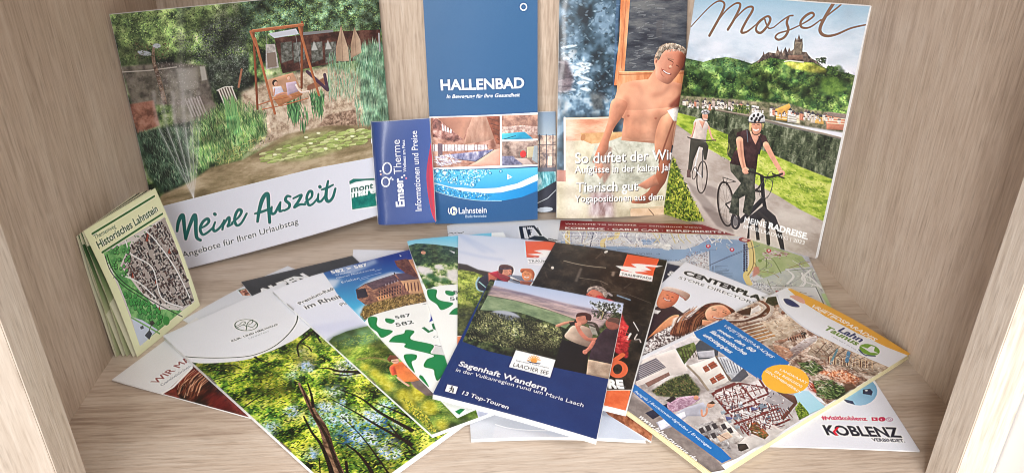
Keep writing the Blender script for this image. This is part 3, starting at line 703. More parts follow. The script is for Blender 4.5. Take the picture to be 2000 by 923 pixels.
    for x, y, r in ((160, 517, 7), (100, 500, 6), (512, 515, 3), (595, 500, 3), (230, 565, 3), (380, 606, 4)):
        t = np.linspace(0, 6.28, 14); A.line([(c8(x, y)[0] + r * math.cos(a), c8(x, y)[1] + r * .8 * math.sin(a)) for a in t], 1.2, (30, 110, 150)); A.ell(c8(x, y)[0] - r * .2, c8(x, y)[1] - r * .2, r * .5, r * .4, (220, 244, 248))
    A.poly([c8(x, y) for x, y in ((50, 582), (200, 622), (400, 636), (560, 630), (720, 596), (895, 515), (895, 566), (760, 625), (600, 665), (480, 672), (300, 655), (50, 590))], wt, sm=False)
    A.poly([c8(x, y) for x, y in ((480, 676), (640, 662), (780, 622), (895, 570), (895, 650), (760, 702), (620, 728))], A.lg(c8(500, 700), (40, 150, 210), c8(880, 600), (26, 120, 190)), .8)
    A.poly([c8(x, y) for x, y in ((50, 650), (200, 695), (400, 728), (600, 734), (760, 706), (895, 650), (895, 930), (50, 930))], (42, 84, 130))
    A.line([c8(x, y) for x, y in ((60, 648), (200, 692), (400, 726), (600, 730))], 1.2, (180, 224, 240), .8, True)
    A.poly([c8(645, 520), c8(645, 565), c8(686, 545)], wt); A.poly([c8(655, 535), c8(655, 553), c8(668, 544)], (70, 150, 196))
    A.ell(*c8(225, 810), 7.2, 8.4, (206, 222, 196)); A.poly([c8(212, 790), c8(222, 790), c8(222, 830), c8(212, 830)], (32, 86, 150)); A.line([c8(222, 812), c8(236, 806), c8(238, 828)], 1.8, (32, 86, 150)); A.line([c8(186, 790), c8(184, 815), c8(194, 832)], 1.8, wt, sm=True)
    A.text('Lahnstein', c8(266, 832), c8(484, 824), wt, k=1.25, bold=.01); A.text('Bäderbetriebe', c8(318, 863), c8(482, 858), (190, 206, 226), k=1.1)
    return A
def art_behind():
    A = Art(PT['behind'], (150, 168, 186), 3600)
    A.poly([(980, 215), (1090, 215), (1090, 262), (980, 262)], A.lg((1050, 218), (126, 146, 168), (1050, 262), (164, 178, 190)))
    A.poly([(980, 262), (1090, 264), (1090, 332), (980, 332)], A.nz([(120, 108, 110), (196, 170, 156), (236, 214, 196)], 10))
    for x in (1054, 1067, 1080): A.line([(x, 262), (x, 326)], 1.6, (90, 84, 96))
    for y in (282, 300): A.line([(1050, y), (1088, y)], 1.2, (110, 96, 100))
    A.poly([(1070, 304), (1078, 304), (1078, 322), (1070, 322)], (230, 216, 200))
    A.poly([(980, 328), (1090, 326), (1090, 336), (980, 338)], (110, 112, 124)); A.poly([(980, 336), (1090, 334), (1090, 420), (980, 420)], A.nz([(60, 120, 132), (120, 190, 200), (206, 232, 236)], 6, ay=4))
    A.poly([(1046, 376), (1090, 350), (1090, 420), (1040, 420)], (56, 58, 70)); A.line([(1050, 396), (1070, 386), (1090, 366)], 1.4, (180, 186, 200)); A.ell(1064, 409, 16, 5, (190, 198, 210), -4)
    return A
# ---------------------------------------------------------------- sauna magazine
def skin(A): return A.nz([(188, 130, 104), (206, 150, 122), (222, 168, 140)], 44, con=.8, octv=2)
def art_sauna():
    A = Art(PT['sauna'], (60, 74, 92), 3600)
    def a(x, y): return (1080 + x / 4.196, y / 4.196)
    def b(x, y): return (1080 + x / 4.01, 200 + y / 4.01)
    A.all(A.nz([(24, 34, 44), (40, 58, 70), (66, 90, 108), (112, 138, 160)], 26, con=1.2, octv=3))
    A.poly([a(50, 370), a(140, 380), a(300, 480), a(320, 560), a(250, 640), a(300, 760), a(480, 830), a(480, 930), a(30, 930), a(160, 700)], A.nz([(64, 90, 112), (120, 152, 178), (190, 214, 232), (232, 242, 250)], 16, con=1.3, octv=3), .75, 6)
    for i in range(16):
        x, y = random.uniform(60, 280), random.uniform(380, 820); A.ell(*a(x, y), random.uniform(8, 18), random.uniform(2.5, 6), (222, 236, 248), random.uniform(-10, 20), .75, 1)
    A.dabs([a(50, 0), a(540, 0), a(500, 820), a(40, 820)], 420, 7, 3.4, [(30, 44, 52), (130, 158, 180), (80, 106, 122), (170, 192, 208)], 0, 50, .35)
    A.poly([a(50, 480), a(120, 500), a(170, 640), a(150, 740), a(40, 760)], A.nz([(60, 40, 44), (96, 70, 74)], 10), .7, 3)
    A.poly([a(300, 760), a(400, 770), a(420, 900), a(330, 905)], A.nz([(50, 54, 58), (96, 100, 100)], 8), .8, 3)
    A.poly([a(520, 0), a(548, 0), a(505, 640), a(490, 830), a(484, 830)], (70, 100, 136), .6, 1)
    A.poly([a(628, 0), a(1110, 0), a(1110, 590), a(588, 580)], A.nz([(44, 48, 58), (72, 76, 84), (104, 106, 108)], 14, ax=4))
    for i in range(60): x, y = random.uniform(620, 900), random.uniform(10, 570); A.line([a(x, y), a(x + random.uniform(15, 60), y + random.uniform(-12, 4))], 1.5, (134, 138, 142), .5)
    A.poly([a(850, 170), a(900, 160), a(890, 310), a(845, 310)], (80, 80, 84), .6, 1)
    wo = A.nz([(188, 114, 74), (214, 146, 104), (228, 170, 132)], 30, ay=4)
    A.poly([a(555, 0), a(632, 0), a(586, 588), a(545, 700), a(500, 700), a(545, 300)], wo); A.line([a(600, 0), a(560, 560)], 1.6, (166, 96, 66), .7)
    A.poly([a(535, 585), a(1110, 575), a(1110, 720), a(545, 720), a(520, 780)], wo); A.line([a(545, 612), a(1110, 600)], 1.6, (150, 88, 60), .8); A.line([a(545, 590), a(1110, 583)], 2, (230, 180, 140))
    # bench, towels
    A.poly([b(90, 120), b(470, 112), b(470, 300), b(110, 640), b(95, 640)], A.nz([(196, 132, 104), (222, 166, 138), (236, 196, 170)], 24, ax=3)); A.line([b(92, 122), b(95, 620)], 4, (240, 214, 206), .9); A.line([b(92, 128), b(460, 118)], 3, (240, 206, 186), .9)
    A.poly([b(-10, 530), b(100, 530), b(100, 640), b(-10, 640)], (176, 116, 100), .9)
    A.poly([b(100, 300), b(560, 290), b(1000, 560), b(1000, 940), b(-10, 940), b(-10, 620), b(100, 620)], A.nz([(176, 166, 142), (200, 192, 168), (216, 210, 190)], 30))
    A.poly([b(215, 240), b(550, 230), b(555, 290), b(300, 325), b(240, 300)], A.nz([(190, 142, 96), (218, 176, 130)], 14)); A.ell(*b(236, 274), 4.5, 7, (176, 124, 84), 20)
    A.poly([b(330, 340), b(450, 300), b(560, 260), b(640, 300), b(800, 290), b(900, 500), b(860, 640), b(560, 690), b(230, 720), b(250, 560)], A.nz([(150, 150, 136), (186, 186, 172), (206, 206, 194)], 16))
    for p in (((440, 350), (520, 420), (520, 560)), ((480, 340), (600, 560), (760, 560)), ((540, 610), (700, 600), (800, 560)), ((600, 330), (640, 480), (600, 600))): A.line([b(*q) for q in p], 2, (166, 162, 146), .7, True, blur=1)
    A.poly([b(600, 830), b(1000, 800), b(1000, 940), b(600, 940)], A.nz([(200, 170, 140), (222, 196, 170)], 20)); A.line([b(605, 900), b(605, 840), b(640, 825), b(860, 822)], 1.6, (170, 164, 140), sm=True); A.line([b(750, 835), b(790, 880)], 1.5, (90, 70, 60))
    A.poly([b(350, 360), b(460, 350), b(450, 560), b(400, 640), b(380, 560)], A.nz([(120, 84, 76), (160, 124, 110)], 10), .75, 2)
    A.poly([b(290, 700), b(470, 700), b(480, 900), b(280, 890)], A.nz([(120, 88, 92), (176, 156, 164), (214, 204, 212)], 14, ay=3), .8, 5)
    A.vol = .9
    # man
    S = skin(A)
    A.poly([a(x, y) for x, y in ((470, 923), (520, 760), (560, 690), (650, 662), (780, 650), (840, 560), (1000, 640), (980, 670), (1060, 690), (1110, 760), (1110, 1200), (560, 1150), (590, 900))] , S)
    A.poly([b(x, y) for x, y in ((470, -10), (560, 60), (580, 60), (700, 60), (1000, 30), (980, 120), (860, 120), (800, 300), (640, 300), (550, 270), (560, 130), (500, 100))], S)
    A.poly([b(x, y) for x, y in ((465, -20), (580, 0), (555, 90), (480, 200), (440, 300), (430, 370), (370, 440), (310, 470), (345, 370), (380, 290), (430, 150))], A.lg(b(430, 0), (218, 160, 132), b(540, 80), (176, 116, 92)), sm=True)
    A.poly([b(x, y) for x, y in ((330, 470), (390, 480), (400, 560), (370, 600), (330, 540))], (190, 134, 112), .9, 1)
    A.poly([b(x, y) for x, y in ((900, 80), (1010, -40), (1040, 200), (960, 160), (900, 560), (840, 680), (760, 780), (640, 790), (620, 770), (740, 700), (790, 600), (830, 470), (800, 380), (800, 260), (840, 130))], A.lg(b(800, 300), (206, 150, 120), b(960, 420), (140, 82, 62)), sm=True)
    A.poly([b(x, y) for x, y in ((660, 650), (740, 600), (800, 560), (830, 640), (730, 680))], (178, 118, 94), .95, 1)
    A.line([b(945, 140), b(880, 320), b(830, 470)], 3, (110, 60, 46), .8, True, blur=1)
    A.poly([b(895, 65), b(985, 30), b(980, 150), b(945, 145)], (226, 222, 216))
    A.poly([a(950, 860), a(1060, 760), a(1060, 890), a(960, 885)], (96, 44, 36), .85, 3)
    for p, wd_, c, al in ((((640, 690), (700, 700), (730, 770)), 6, (150, 92, 74), .5), (((960, 690), (900, 760), (820, 780)), 7, (120, 68, 54), .6), (((600, 800), (610, 900), (560, 1000)), 8, (150, 94, 74), .5), (((1000, 700), (1060, 720), (1090, 800)), 8, (132, 80, 64), .6)):
        A.line([a(*q) for q in p], wd_ * 1.2, c, al * .6, True, blur=4)
    for q in ((590, 105), (805, 125)): A.ell(*b(*q), 2.6, 2, (140, 76, 62), 0, .8, .6)
    for p in (((620, 200), (700, 240), (760, 230)), ((640, 270), (700, 285), (760, 275)), ((680, 150), (680, 260))): A.line([b(*q) for q in p], 5, (160, 104, 84), .3, True, blur=3)
    A.ell(*a(700, 830), 20, 26, (232, 184, 156), 0, .35, 9); A.ell(*b(660, 60), 26, 30, (172, 112, 90), 0, .35, 10); A.poly([b(790, 40), b(880, 40), b(820, 300), b(770, 300)], (140, 84, 66), .4, 6); A.poly([a(590, 800), a(625, 800), b(580, 260), b(555, 240)], (150, 94, 74), .4, 4)
    # head
    A.poly([a(x, y) for x, y in ((840, 560), (830, 500), (850, 430), (900, 400), (1000, 390), (1080, 420), (1075, 520), (1050, 570), (1000, 640), (940, 690), (850, 640))], A.lg(a(860, 500), (216, 156, 132), a(1070, 560), (150, 86, 66)), sm=True)
    A.poly([a(x, y) for x, y in ((835, 500), (850, 430), (880, 380), (940, 355), (1010, 360), (1085, 400), (1090, 470), (1060, 430), (1000, 405), (930, 410), (890, 450), (870, 490))], A.nz([(96, 82, 72), (150, 134, 118), (196, 182, 166)], 5), sm=True)
    A.dabs([a(850, 400), a(920, 355), a(1060, 380), a(1060, 420), (a(920, 420)), a(870, 470)], 120, 6, 1, [(170, 158, 144), (70, 60, 54), (206, 196, 184)], -60, 30)
    A.ell(*a(845, 500), 2.6, 5, (206, 140, 116), 10); A.ell(*a(846, 502), 1.2, 2.6, (150, 88, 70), 10)
    A.poly([a(1040, 440), a(1090, 430), a(1090, 590), a(1040, 590), a(1020, 520)], (96, 46, 36), .55, 3)
    A.line([a(945, 490), a(965, 498), a(985, 512)], 1.6, (96, 54, 44), sm=True); A.line([a(1010, 535), a(1030, 545)], 1.6, (86, 46, 38)); A.line([a(940, 478), a(990, 492)], 1.6, (130, 96, 80), .7)
    A.line([a(985, 520), a(960, 560), a(945, 556)], 2, (160, 96, 78), .8, True); A.ell(*a(965, 548), 3, 2.4, (226, 170, 146), 20, .8, .5)
    A.line([a(900, 575), a(930, 600), a(965, 608)], 3.2, (130, 56, 48), sm=True); A.line([a(906, 580), a(932, 599), a(958, 605)], 1.7, (240, 232, 226), sm=True)
    A.line([a(890, 560), a(885, 600), a(910, 630)], 2, (160, 98, 80), .6, True)
    A.vol = 0
    # pale gloss reflection painted into the cover's lower left, then titles
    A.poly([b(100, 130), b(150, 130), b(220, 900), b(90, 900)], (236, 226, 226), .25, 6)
    for t, p0, p1, k, bo in (('So duftet der Winter', (1123, 319), (1351, 309.5), 1.12, .008), ('Aufgüsse in der kalten Jahres', (1122, 337.5), (1335.5, 331.5), 1.1, .006), ('Tierisch gut', (1124.5, 374.5), (1246, 371.5), 1.12, .008), ('Yogapositionen aus dem', (1122, 394), (1295, 389.5), 1.1, .006)):
        A.text(t, (p0[0] + 1.2, p0[1] + 1.4), (p1[0] + 1.2, p1[1] + 1.4), (70, 58, 52), k=k, bold=bo + .01, alpha=.8); A.text(t, p0, p1, (246, 246, 246), k=k, bold=bo + .004)
    return A
# ---------------------------------------------------------------- cycling magazine with castle
def art_mosel():
    A = Art(PT['mosel'], (170, 190, 206), 3500)
    def m(x, y): return (1330 + x / 5.127, y / 5.127)
    def c(x, y): return (1320 + x / 4.858, 90 + y / 4.858)
    def d(x, y): return (1290 + x / 3.847, 190 + y / 3.847)
    def e(x, y): return (1380 + x / 2.978, 200 + y / 2.978)
    A.all(A.lg((1500, 0), (142, 172, 192), (1480, 130), (214, 214, 224)))
    A.poly([m(60, 120), m(1900, 200), m(1800, 800), m(20, 640)], A.nz([(150, 172, 190), (196, 206, 216), (222, 222, 230)], 60, ax=2.2), .55, 20)
    for x, y, rx, ry in ((1640, 330, 22, 9), (1560, 600, 30, 6), (460, 530, 20, 5), (210, 440, 18, 5), (690, 560, 14, 4), (1680, 130, 12, 12)): A.ell(*m(x, y), rx, ry, (150, 162, 176), -15, .4, 6)
    G = [(20, 36, 22), (38, 62, 36), (64, 92, 48), (96, 124, 62), (134, 156, 88)]
    hill = [c(x, y) for x, y in ((60, 110), (160, 130), (260, 152), (380, 118), (480, 106), (600, 130), (720, 170), (800, 130), (860, 95), (960, 80), (1100, 120), (1300, 150), (1420, 210), (1540, 240), (1640, 260), (1760, 300), (1760, 700), (-20, 620))]
    A.poly(hill, A.nz(G, 18, con=1.3)); A.poly([c(60, 115), c(260, 155), c(480, 110), c(720, 170), c(640, 260), c(60, 230)], A.nz([(50, 84, 56), (84, 120, 80), (116, 148, 104)], 12), .6, 4)
    A.dabs(hill, 3200, 4, 2.2, [(42, 66, 38), (84, 112, 56), (118, 142, 76), (26, 40, 26), (62, 90, 48)], 0, 40, .6)
    for i in range(150):
        x, y = random.uniform(80, 1700), random.uniform(200, 560)
        if x > 1650 and y < 330: continue
        r = random.uniform(3.5, 9); q = c(x, y); A.ell(q[0] + r * .3, q[1] + r * .35, r, r * .85, (18, 32, 20), 0, .5, 1.5); A.ell(*q, r * .85, r * .7, random.choice([(66, 96, 48), (92, 122, 58), (52, 82, 46), (120, 142, 72)]), 0, .5, 1.2)
    A.poly([c(x, y) for x, y in ((1020, 155), (1250, 150), (1420, 210), (1430, 260), (1280, 250), (1100, 210))], A.nz([(120, 124, 50), (162, 160, 70), (184, 176, 90)], 8), .9, 2)
    A.mod(hill, .45, 30); A.mod(hill, .25, 10)
    A.poly([c(1380, 330), c(1480, 290), c(1560, 320), c(1600, 420), c(1480, 470), c(1400, 420)], A.nz([(60, 92, 40), (92, 126, 52), (112, 144, 66)], 8), .8, 3, True)
    A.vol = .9
    # castle
    cs = [c(x, y) for x, y in ((760, 165), (800, 120), (825, 85), (832, 50), (842, 80), (880, 60), (950, 70), (965, 0), (975, 40), (990, 60), (1000, 30), (1010, 70), (1040, 10), (1060, 60), (1075, 15), (1090, 50), (1120, 30), (1125, -45), (1137, -80), (1150, -55), (1168, -110), (1185, -60), (1200, -75), (1205, -10), (1200, 55), (1240, 60), (1260, 90), (1290, 120), (1330, 140), (1400, 195), (1300, 155), (1180, 150), (1020, 130), (900, 110))]
    A.poly(cs, A.nz([(54, 46, 46), (92, 80, 74), (134, 118, 104)], 5, ay=1.6))
    A.poly([c(1130, -40), c(1200, -35), c(1195, 80), c(1110, 90)], A.nz([(96, 86, 76), (150, 138, 118)], 5, ay=2), .8); A.poly([c(1060, 90), c(1200, 85), c(1210, 130), (c(1070, 130))], (150, 112, 94), .6, 1)
    A.line([c(1030, 150), c(1080, 140), c(1210, 155)], 2.4, (216, 206, 176)); A.dabs([c(1330, 120), c(1420, 110), c(1420, 165), c(1340, 165)], 60, 4, 2.4, [(40, 54, 36), (66, 84, 50)]); A.dabs([c(1440, 190), c(1530, 200), c(1530, 270), c(1440, 260)], 120, 5, 3, [(40, 60, 34), (70, 96, 46)])
    # town
    A.poly([c(40, 470), c(500, 500), c(700, 520), c(1100, 550), c(1240, 600), c(1640, 650), c(1640, 830), c(1100, 740), c(520, 640), c(20, 560)], A.nz([(70, 74, 52), (110, 108, 84), (150, 140, 118)], 8), 1, 1.5)
    cols = [(214, 200, 182), (226, 214, 200), (206, 164, 96), (196, 132, 108), (220, 206, 176), (186, 170, 160), (232, 226, 220)]
    for i in range(44):
        x = 60 + i * 36 + random.uniform(-8, 8); y = 545 + max(0, x - 400) * .13 + random.uniform(-26, 14) - 8; h_ = random.uniform(38, 66) * (1 + x / 2600); w_ = random.uniform(20, 34) * (1 + x / 2600)
        if 680 < x < 860: continue
        A.poly([c(x, y), c(x + w_, y + 5), c(x + w_, y + h_), c(x, y + h_ - 6)], random.choice(cols)); A.poly([c(x - 5, y + 2), c(x + w_ * .5, y - 24), c(x + w_ + 5, y + 8)], random.choice([(84, 76, 78), (110, 96, 90), (60, 60, 70)]))
        for r_ in range(3):
            for k_ in range(2): A.poly([c(x + 5 + k_ * w_ * .45, y + 12 + r_ * 14), c(x + 9 + k_ * w_ * .45, y + 12 + r_ * 14), c(x + 9 + k_ * w_ * .45, y + 20 + r_ * 14), c(x + 5 + k_ * w_ * .45, y + 20 + r_ * 14)], (96, 84, 80), .8)
    for x, y, w_, h_, cc in ((950, 610, 110, 90, (206, 160, 80)), (720, 560, 70, 90, (216, 212, 206)), (1430, 660, 200, 130, (196, 128, 104)), (1060, 640, 90, 80, (214, 210, 202))):
        A.poly([c(x, y), c(x + w_, y + 14), c(x + w_ - 4, y + h_ + 10), c(x, y + h_)], cc)
        for r_ in range(3): A.line([c(x + 6, y + 22 + r_ * 24), c(x + w_ - 8, y + 34 + r_ * 24)], 2, (236, 220, 190) if cc[0] < 210 else (150, 140, 134), .8)
    A.poly([c(1440, 625), c(1640, 650), c(1635, 695), c(1430, 660)], (136, 120, 112)); A.poly([c(940, 600), c(1075, 545), c(1090, 580), c(1000, 690)], (206, 158, 84))
    A.dabs([c(530, 560), c(700, 570), c(700, 640), c(540, 630)], 140, 5, 3, [(70, 90, 44), (110, 124, 66), (40, 56, 32)])
    for i in range(70):
        x = random.uniform(80, 1560); y = 560 + max(0, x - 400) * .125 + random.uniform(-16, 12); w_ = random.uniform(12, 20)
        if 540 < x < 700: continue
        A.poly([c(x, y), c(x + w_, y + 4), c(x + w_, y + 30), c(x, y + 26)], random.choice([(226, 218, 208), (236, 230, 224), (206, 190, 172), (216, 206, 196)])); A.poly([c(x - 3, y + 1), c(x + w_ * .5, y - 14), c(x + w_ + 3, y + 5)], random.choice([(70, 64, 68), (96, 80, 76)])); A.line([c(x + 4, y + 12), c(x + w_ - 3, y + 15)], .9, (110, 100, 96), .8)
    A.line([c(380, 605), c(700, 660), c(1000, 740), c(1400, 830), c(1600, 880)], 3, (150, 138, 124)); A.line([c(390, 615), c(700, 676), c(1100, 776), c(1580, 890)], 4, (72, 64, 56), .7, blur=1)
    A.vol = 0
    # river
    riv = [c(x, y) for x, y in ((30, 575), (250, 600), (390, 618), (700, 676), (1000, 760), (1400, 842), (1620, 900), (1640, 1330), (1450, 1290), (1000, 1080), (820, 990), (430, 840), (0, 660))]
    A.poly(riv, A.nz([(28, 34, 24), (52, 62, 44), (84, 92, 70), (134, 140, 116)], 9, ax=1.2, ay=3), 1, 1)
    A.dabs(riv, 700, 6, 1.2, [(52, 58, 44), (120, 124, 102), (150, 150, 130), (40, 44, 34)], 5, 12, .6)
    # banks and path
    path = [(1270, 150), (1342, 235), (1470, 330), (1500, 350), (1660, 440), (1640, 520), (1290, 430), (1290, 200)]
    A.poly([d(100, 160), d(400, 330), e(-10, 260), e(760, 660), e(640, 960), (1290, 440), (1290, 200)], A.nz([(150, 136, 126), (176, 164, 156), (192, 182, 174)], 40, ax=2), 1)
    A.poly([d(x, y) for x, y in ((110, 110), (260, 150), (380, 230), (540, 300), (540, 480), (440, 430), (300, 330), (180, 245), (100, 190))], A.nz([(104, 132, 40), (150, 172, 60), (180, 196, 84)], 8, ax=2.4), 1, 1)
    A.poly([e(x, y) for x, y in ((-60, 120), (30, 150), (120, 185), (260, 250), (400, 310), (560, 380), (740, 450), (700, 700), (540, 620), (420, 545), (280, 470), (140, 340), (0, 265), (-40, 240))], A.nz([(100, 126, 38), (146, 166, 58), (178, 190, 84), (196, 200, 110)], 8, ax=2.4), 1, 1)
    A.dabs([e(0, 160), e(700, 470), e(650, 670), e(300, 460), e(0, 260)], 700, 5, 1.6, [(120, 146, 44), (186, 196, 90), (96, 120, 36), (206, 206, 120)], 15, 30, .7)
    A.poly([d(x, y) for x, y in ((95, 440), (160, 600), (240, 760), (330, 930), (100, 930), (20, 900), (30, 700))], A.nz([(32, 44, 20), (72, 92, 34), (124, 140, 50), (170, 176, 70)], 6), 1, 2)
    A.dabs([d(90, 430), d(170, 600), d(250, 770), d(320, 920), d(20, 900), d(40, 620)], 500, 7, 2.2, [(90, 116, 40), (160, 172, 64), (40, 54, 24), (190, 190, 80), (56, 80, 30)])
    A.poly([e(560, 170), e(640, 190), e(620, 215), e(560, 205)], (80, 84, 60), .0)
    # shadows of the bicycles (printed in the picture)
    A.poly([d(200, 630), d(290, 690), d(430, 850), d(350, 860), d(240, 720)], (120, 108, 104), .55, 2)
    A.poly([e(-20, 470), e(60, 500), e(70, 560), e(-10, 540)], (120, 108, 104), .6, 2); A.poly([e(-30, 600), e(70, 640), e(150, 720), e(160, 760), e(60, 720)], (104, 92, 88), .6, 2)
    A.vol = .9
    # woman on a bicycle
    def ring(cx_, cy_, rx, ry, wd, col, rot=0, f=e):
        t = np.linspace(0, 2 * math.pi, 32); r0 = math.radians(rot)
        A.line([f(cx_ + rx * math.cos(a) * math.cos(r0) - ry * math.sin(a) * math.sin(r0), cy_ + rx * math.cos(a) * math.sin(r0) + ry * math.sin(a) * math.cos(r0)) for a in t], wd, col)
    K = (42, 38, 38)
    ring(312, 600, 38, 120, 2.4, (60, 50, 46), 4, d); A.line([d(300, 490), d(318, 700)], .6, (90, 84, 80), .6); A.line([d(290, 380), d(255, 540), d(310, 600)], 2.4, (206, 204, 204)); A.line([d(318, 400), d(314, 600)], 3, (90, 86, 86))
    ring(255, 570, 16, 46, 1.6, K, 10, d)
    A.poly([d(x, y) for x, y in ((226, 310), (340, 330), (362, 370), (345, 470), (328, 470), (318, 380), (290, 370), (250, 470), (232, 560), (205, 560), (215, 440))], (62, 60, 54), sm=False); A.poly([d(200, 545), d(225, 545), d(228, 605), d(196, 600)], (96, 74, 72))
    A.poly([d(x, y) for x, y in ((262, 165), (300, 158), (345, 175), (370, 225), (350, 245), (340, 335), (240, 315), (250, 240), (248, 190))], (198, 184, 176)); A.poly([d(290, 175), d(335, 180), d(315, 235)], (206, 150, 128))
    A.line([d(262, 190), d(240, 280), d(225, 300)], 3.2, (206, 154, 132), sm=True); A.line([d(362, 220), d(385, 300), d(412, 325)], 3.2, (206, 154, 132), sm=True)
    A.line([d(205, 300), d(240, 312), d(330, 325), d(415, 322)], 2.4, K, sm=True)
    A.ell(*d(334, 145), 6, 8, (202, 148, 124)); A.ell(*d(338, 112), 8.2, 5, (170, 168, 170)); A.line([d(312, 120), d(340, 108), d(366, 125)], 1.2, K, sm=True); A.line([d(325, 165), d(350, 168)], 1.5, (236, 226, 222)); A.line([d(310, 120), d(318, 170), d(345, 178)], 1, K, sm=True); A.line([d(325, 100), d(330, 122)], 1.2, K); A.line([d(348, 100), d(350, 122)], 1.2, K)
    # man on a bicycle
    ring(112, 590, 45, 128, 3.6, (52, 44, 42), -6); ring(112, 590, 36, 112, .9, (110, 104, 100), -6)
    for i in range(9): t = i * .7; A.line([e(112, 590), e(112 + 38 * math.cos(t), 590 + 112 * math.sin(t))], .5, (90, 82, 78), .7)
    A.line([e(95, 435), e(170, 460), e(100, 470), e(95, 435)], 1.6, K); A.line([e(120, 440), e(115, 480)], 1.2, K)
    A.line([e(112, 590), e(300, 500), e(320, 470)], 3, K); A.line([e(112, 592), e(190, 690)], 3, K); A.line([e(200, 690), e(330, 560)], 9, (44, 42, 44)); A.line([e(240, 505), e(330, 520)], 5, K)
    A.line([e(322, 430), e(330, 560), e(345, 640)], 7, (38, 36, 38)); ring(168, 690, 22, 42, 4.5, (52, 48, 50)); A.ell(*e(168, 690), 5, 10, (90, 86, 88), 0, .8)
    A.poly([e(250, 660), e(330, 600), (e(400, 660)), e(440, 760), e(455, 860), e(430, 850), e(400, 740), e(340, 660), e(300, 700), e(310, 800), e(290, 800), e(280, 700), e(250, 720), e(250, 790), e(235, 790)], (46, 42, 44))
    A.line([e(300, 640), e(350, 680), e(360, 820)], 7, (50, 46, 46)); ring(360, 480, 22, 80, 1.0, (70, 66, 66), 12); ring(345, 500, 34, 60, .8, (80, 76, 76), 20)
    A.poly([e(x, y) for x, y in ((135, 350), (290, 380), (280, 480), (285, 560), (250, 660), (210, 640), (225, 540), (190, 560), (190, 660), (130, 640), (150, 540), (200, 470), (140, 400))], A.nz([(40, 44, 38), (66, 68, 58), (90, 90, 78)], 8)); A.line([e(215, 430), e(270, 440), e(255, 520)], 5, (104, 102, 90), .4, True, blur=1.5)
    A.poly([e(x, y) for x, y in ((125, 190), (150, 155), (210, 150), (190, 220), (150, 340), (118, 300), (125, 240))], A.nz([(36, 38, 30), (70, 72, 56)], 5)); A.line([e(120, 300), e(135, 270), (e(128, 240))], 3, (120, 122, 70), .8)
    A.poly([e(x, y) for x, y in ((175, 175), (240, 155), (270, 215), (310, 180), (345, 195), (362, 240), (320, 255), (300, 300), (290, 390), (135, 355), (160, 290), (190, 260), (172, 220))], A.nz([(48, 32, 34), (72, 50, 52)], 10)); A.poly([e(250, 165), e(315, 180), e(285, 245), e(268, 215)], (204, 150, 128))
    A.line([e(305, 200), e(318, 240), e(305, 300)], 3, (46, 40, 44), sm=True); A.line([e(235, 165), e(240, 230)], 1.5, (96, 110, 120), .8)
    A.line([e(192, 220), e(200, 300), e(215, 370), e(232, 400)], 11, (204, 150, 126), sm=True, taper=[1.25, 1.05, .85, .9]); A.line([e(345, 245), e(390, 330), e(435, 405)], 9.5, (208, 152, 126), sm=True, taper=[1.2, 1, .8]); A.line([e(196, 230), e(206, 320), e(222, 390)], 2.5, (166, 112, 92), .6, True, blur=1)
    A.ell(*e(228, 398), 7, 6.5, (210, 156, 132), 20); A.ell(*e(438, 412), 6.5, 6, (212, 156, 132), 20)
    A.line([e(245, 400), e(300, 415), e(340, 435), e(390, 430), e(440, 415)], 4, K, sm=True); A.line([e(385, 415), e(450, 440)], 3.2, K)
    A.ell(*e(288, 140), 11, 16, (208, 150, 124)); A.poly([e(250, 110), e(262, 120), e(262, 170), e(246, 160)], (206, 180, 120), .9, 1); A.poly([e(325, 115), e(335, 130), e(325, 160)], (206, 180, 120), .9, 1)
    A.line([e(262, 150), e(268, 180), e(290, 190), e(312, 178)], 1.6, K, sm=True)
    A.poly([e(x, y) for x, y in ((246, 112), (248, 85), (270, 62), (305, 58), (332, 72), (340, 100), (336, 120), (300, 112), (262, 116))], (190, 190, 192), sm=True); A.line([e(246, 114), e(290, 120), e(338, 116)], 2.4, (60, 56, 60), sm=True)
    for x, y in ((262, 95), (275, 78), (290, 95), (300, 72), (312, 92), (325, 82), (305, 105), (282, 108)): A.ell(*e(x, y), 2.4, 3.4, (44, 42, 46), 20)
    A.line([e(268, 128), e(280, 128)], 1.4, (90, 56, 46)); A.line([e(296, 130), e(308, 132)], 1.4, (90, 56, 46)); A.line([e(274, 158), e(288, 164), e(302, 158)], 2.6, (240, 226, 218), sm=True); A.line([e(286, 132), e(288, 148)], 1.8, (178, 118, 94), .8)
    A.vol = 0
    # script title
    br = (120, 92, 76)
    def scr(p, w_=4.2, tp=(1,)): A.line([m(*q) for q in p], w_, br, 1, True, tp)
    scr([(100, 270), (200, 160), (300, 60), (370, 15), (420, 20), (435, 60), (400, 150), (340, 260), (285, 358)], 4.4, (.5, .55, .8, 1.2, 1.2)); scr([(380, 200), (450, 110), (540, 40), (590, 40), (585, 90), (530, 200), (470, 298)], 4.2, (.6, .8, 1.2, 1.2))
    scr([(480, 270), (560, 170), (650, 85), (710, 70), (715, 110), (650, 220), (605, 320), (660, 320), (750, 250)], 4.2, (.6, .8, 1.2, 1.2, .6)); scr([(750, 250), (800, 200), (870, 165), (895, 200), (860, 270), (800, 330), (755, 310), (765, 250), (830, 190), (850, 230), (880, 285), (930, 275)], 4.0, (.6, 1.2, 1.2, .8, .6))
    scr([(930, 275), (1010, 210), (1080, 165), (1120, 158)], 3.4, (.7, 1)); scr([(1075, 175), (1060, 230), (1075, 300), (1040, 370), (980, 400), (945, 375), (980, 335), (1080, 305), (1190, 255)], 4.0, (1.2, 1.3, 1.1, .8, .6))
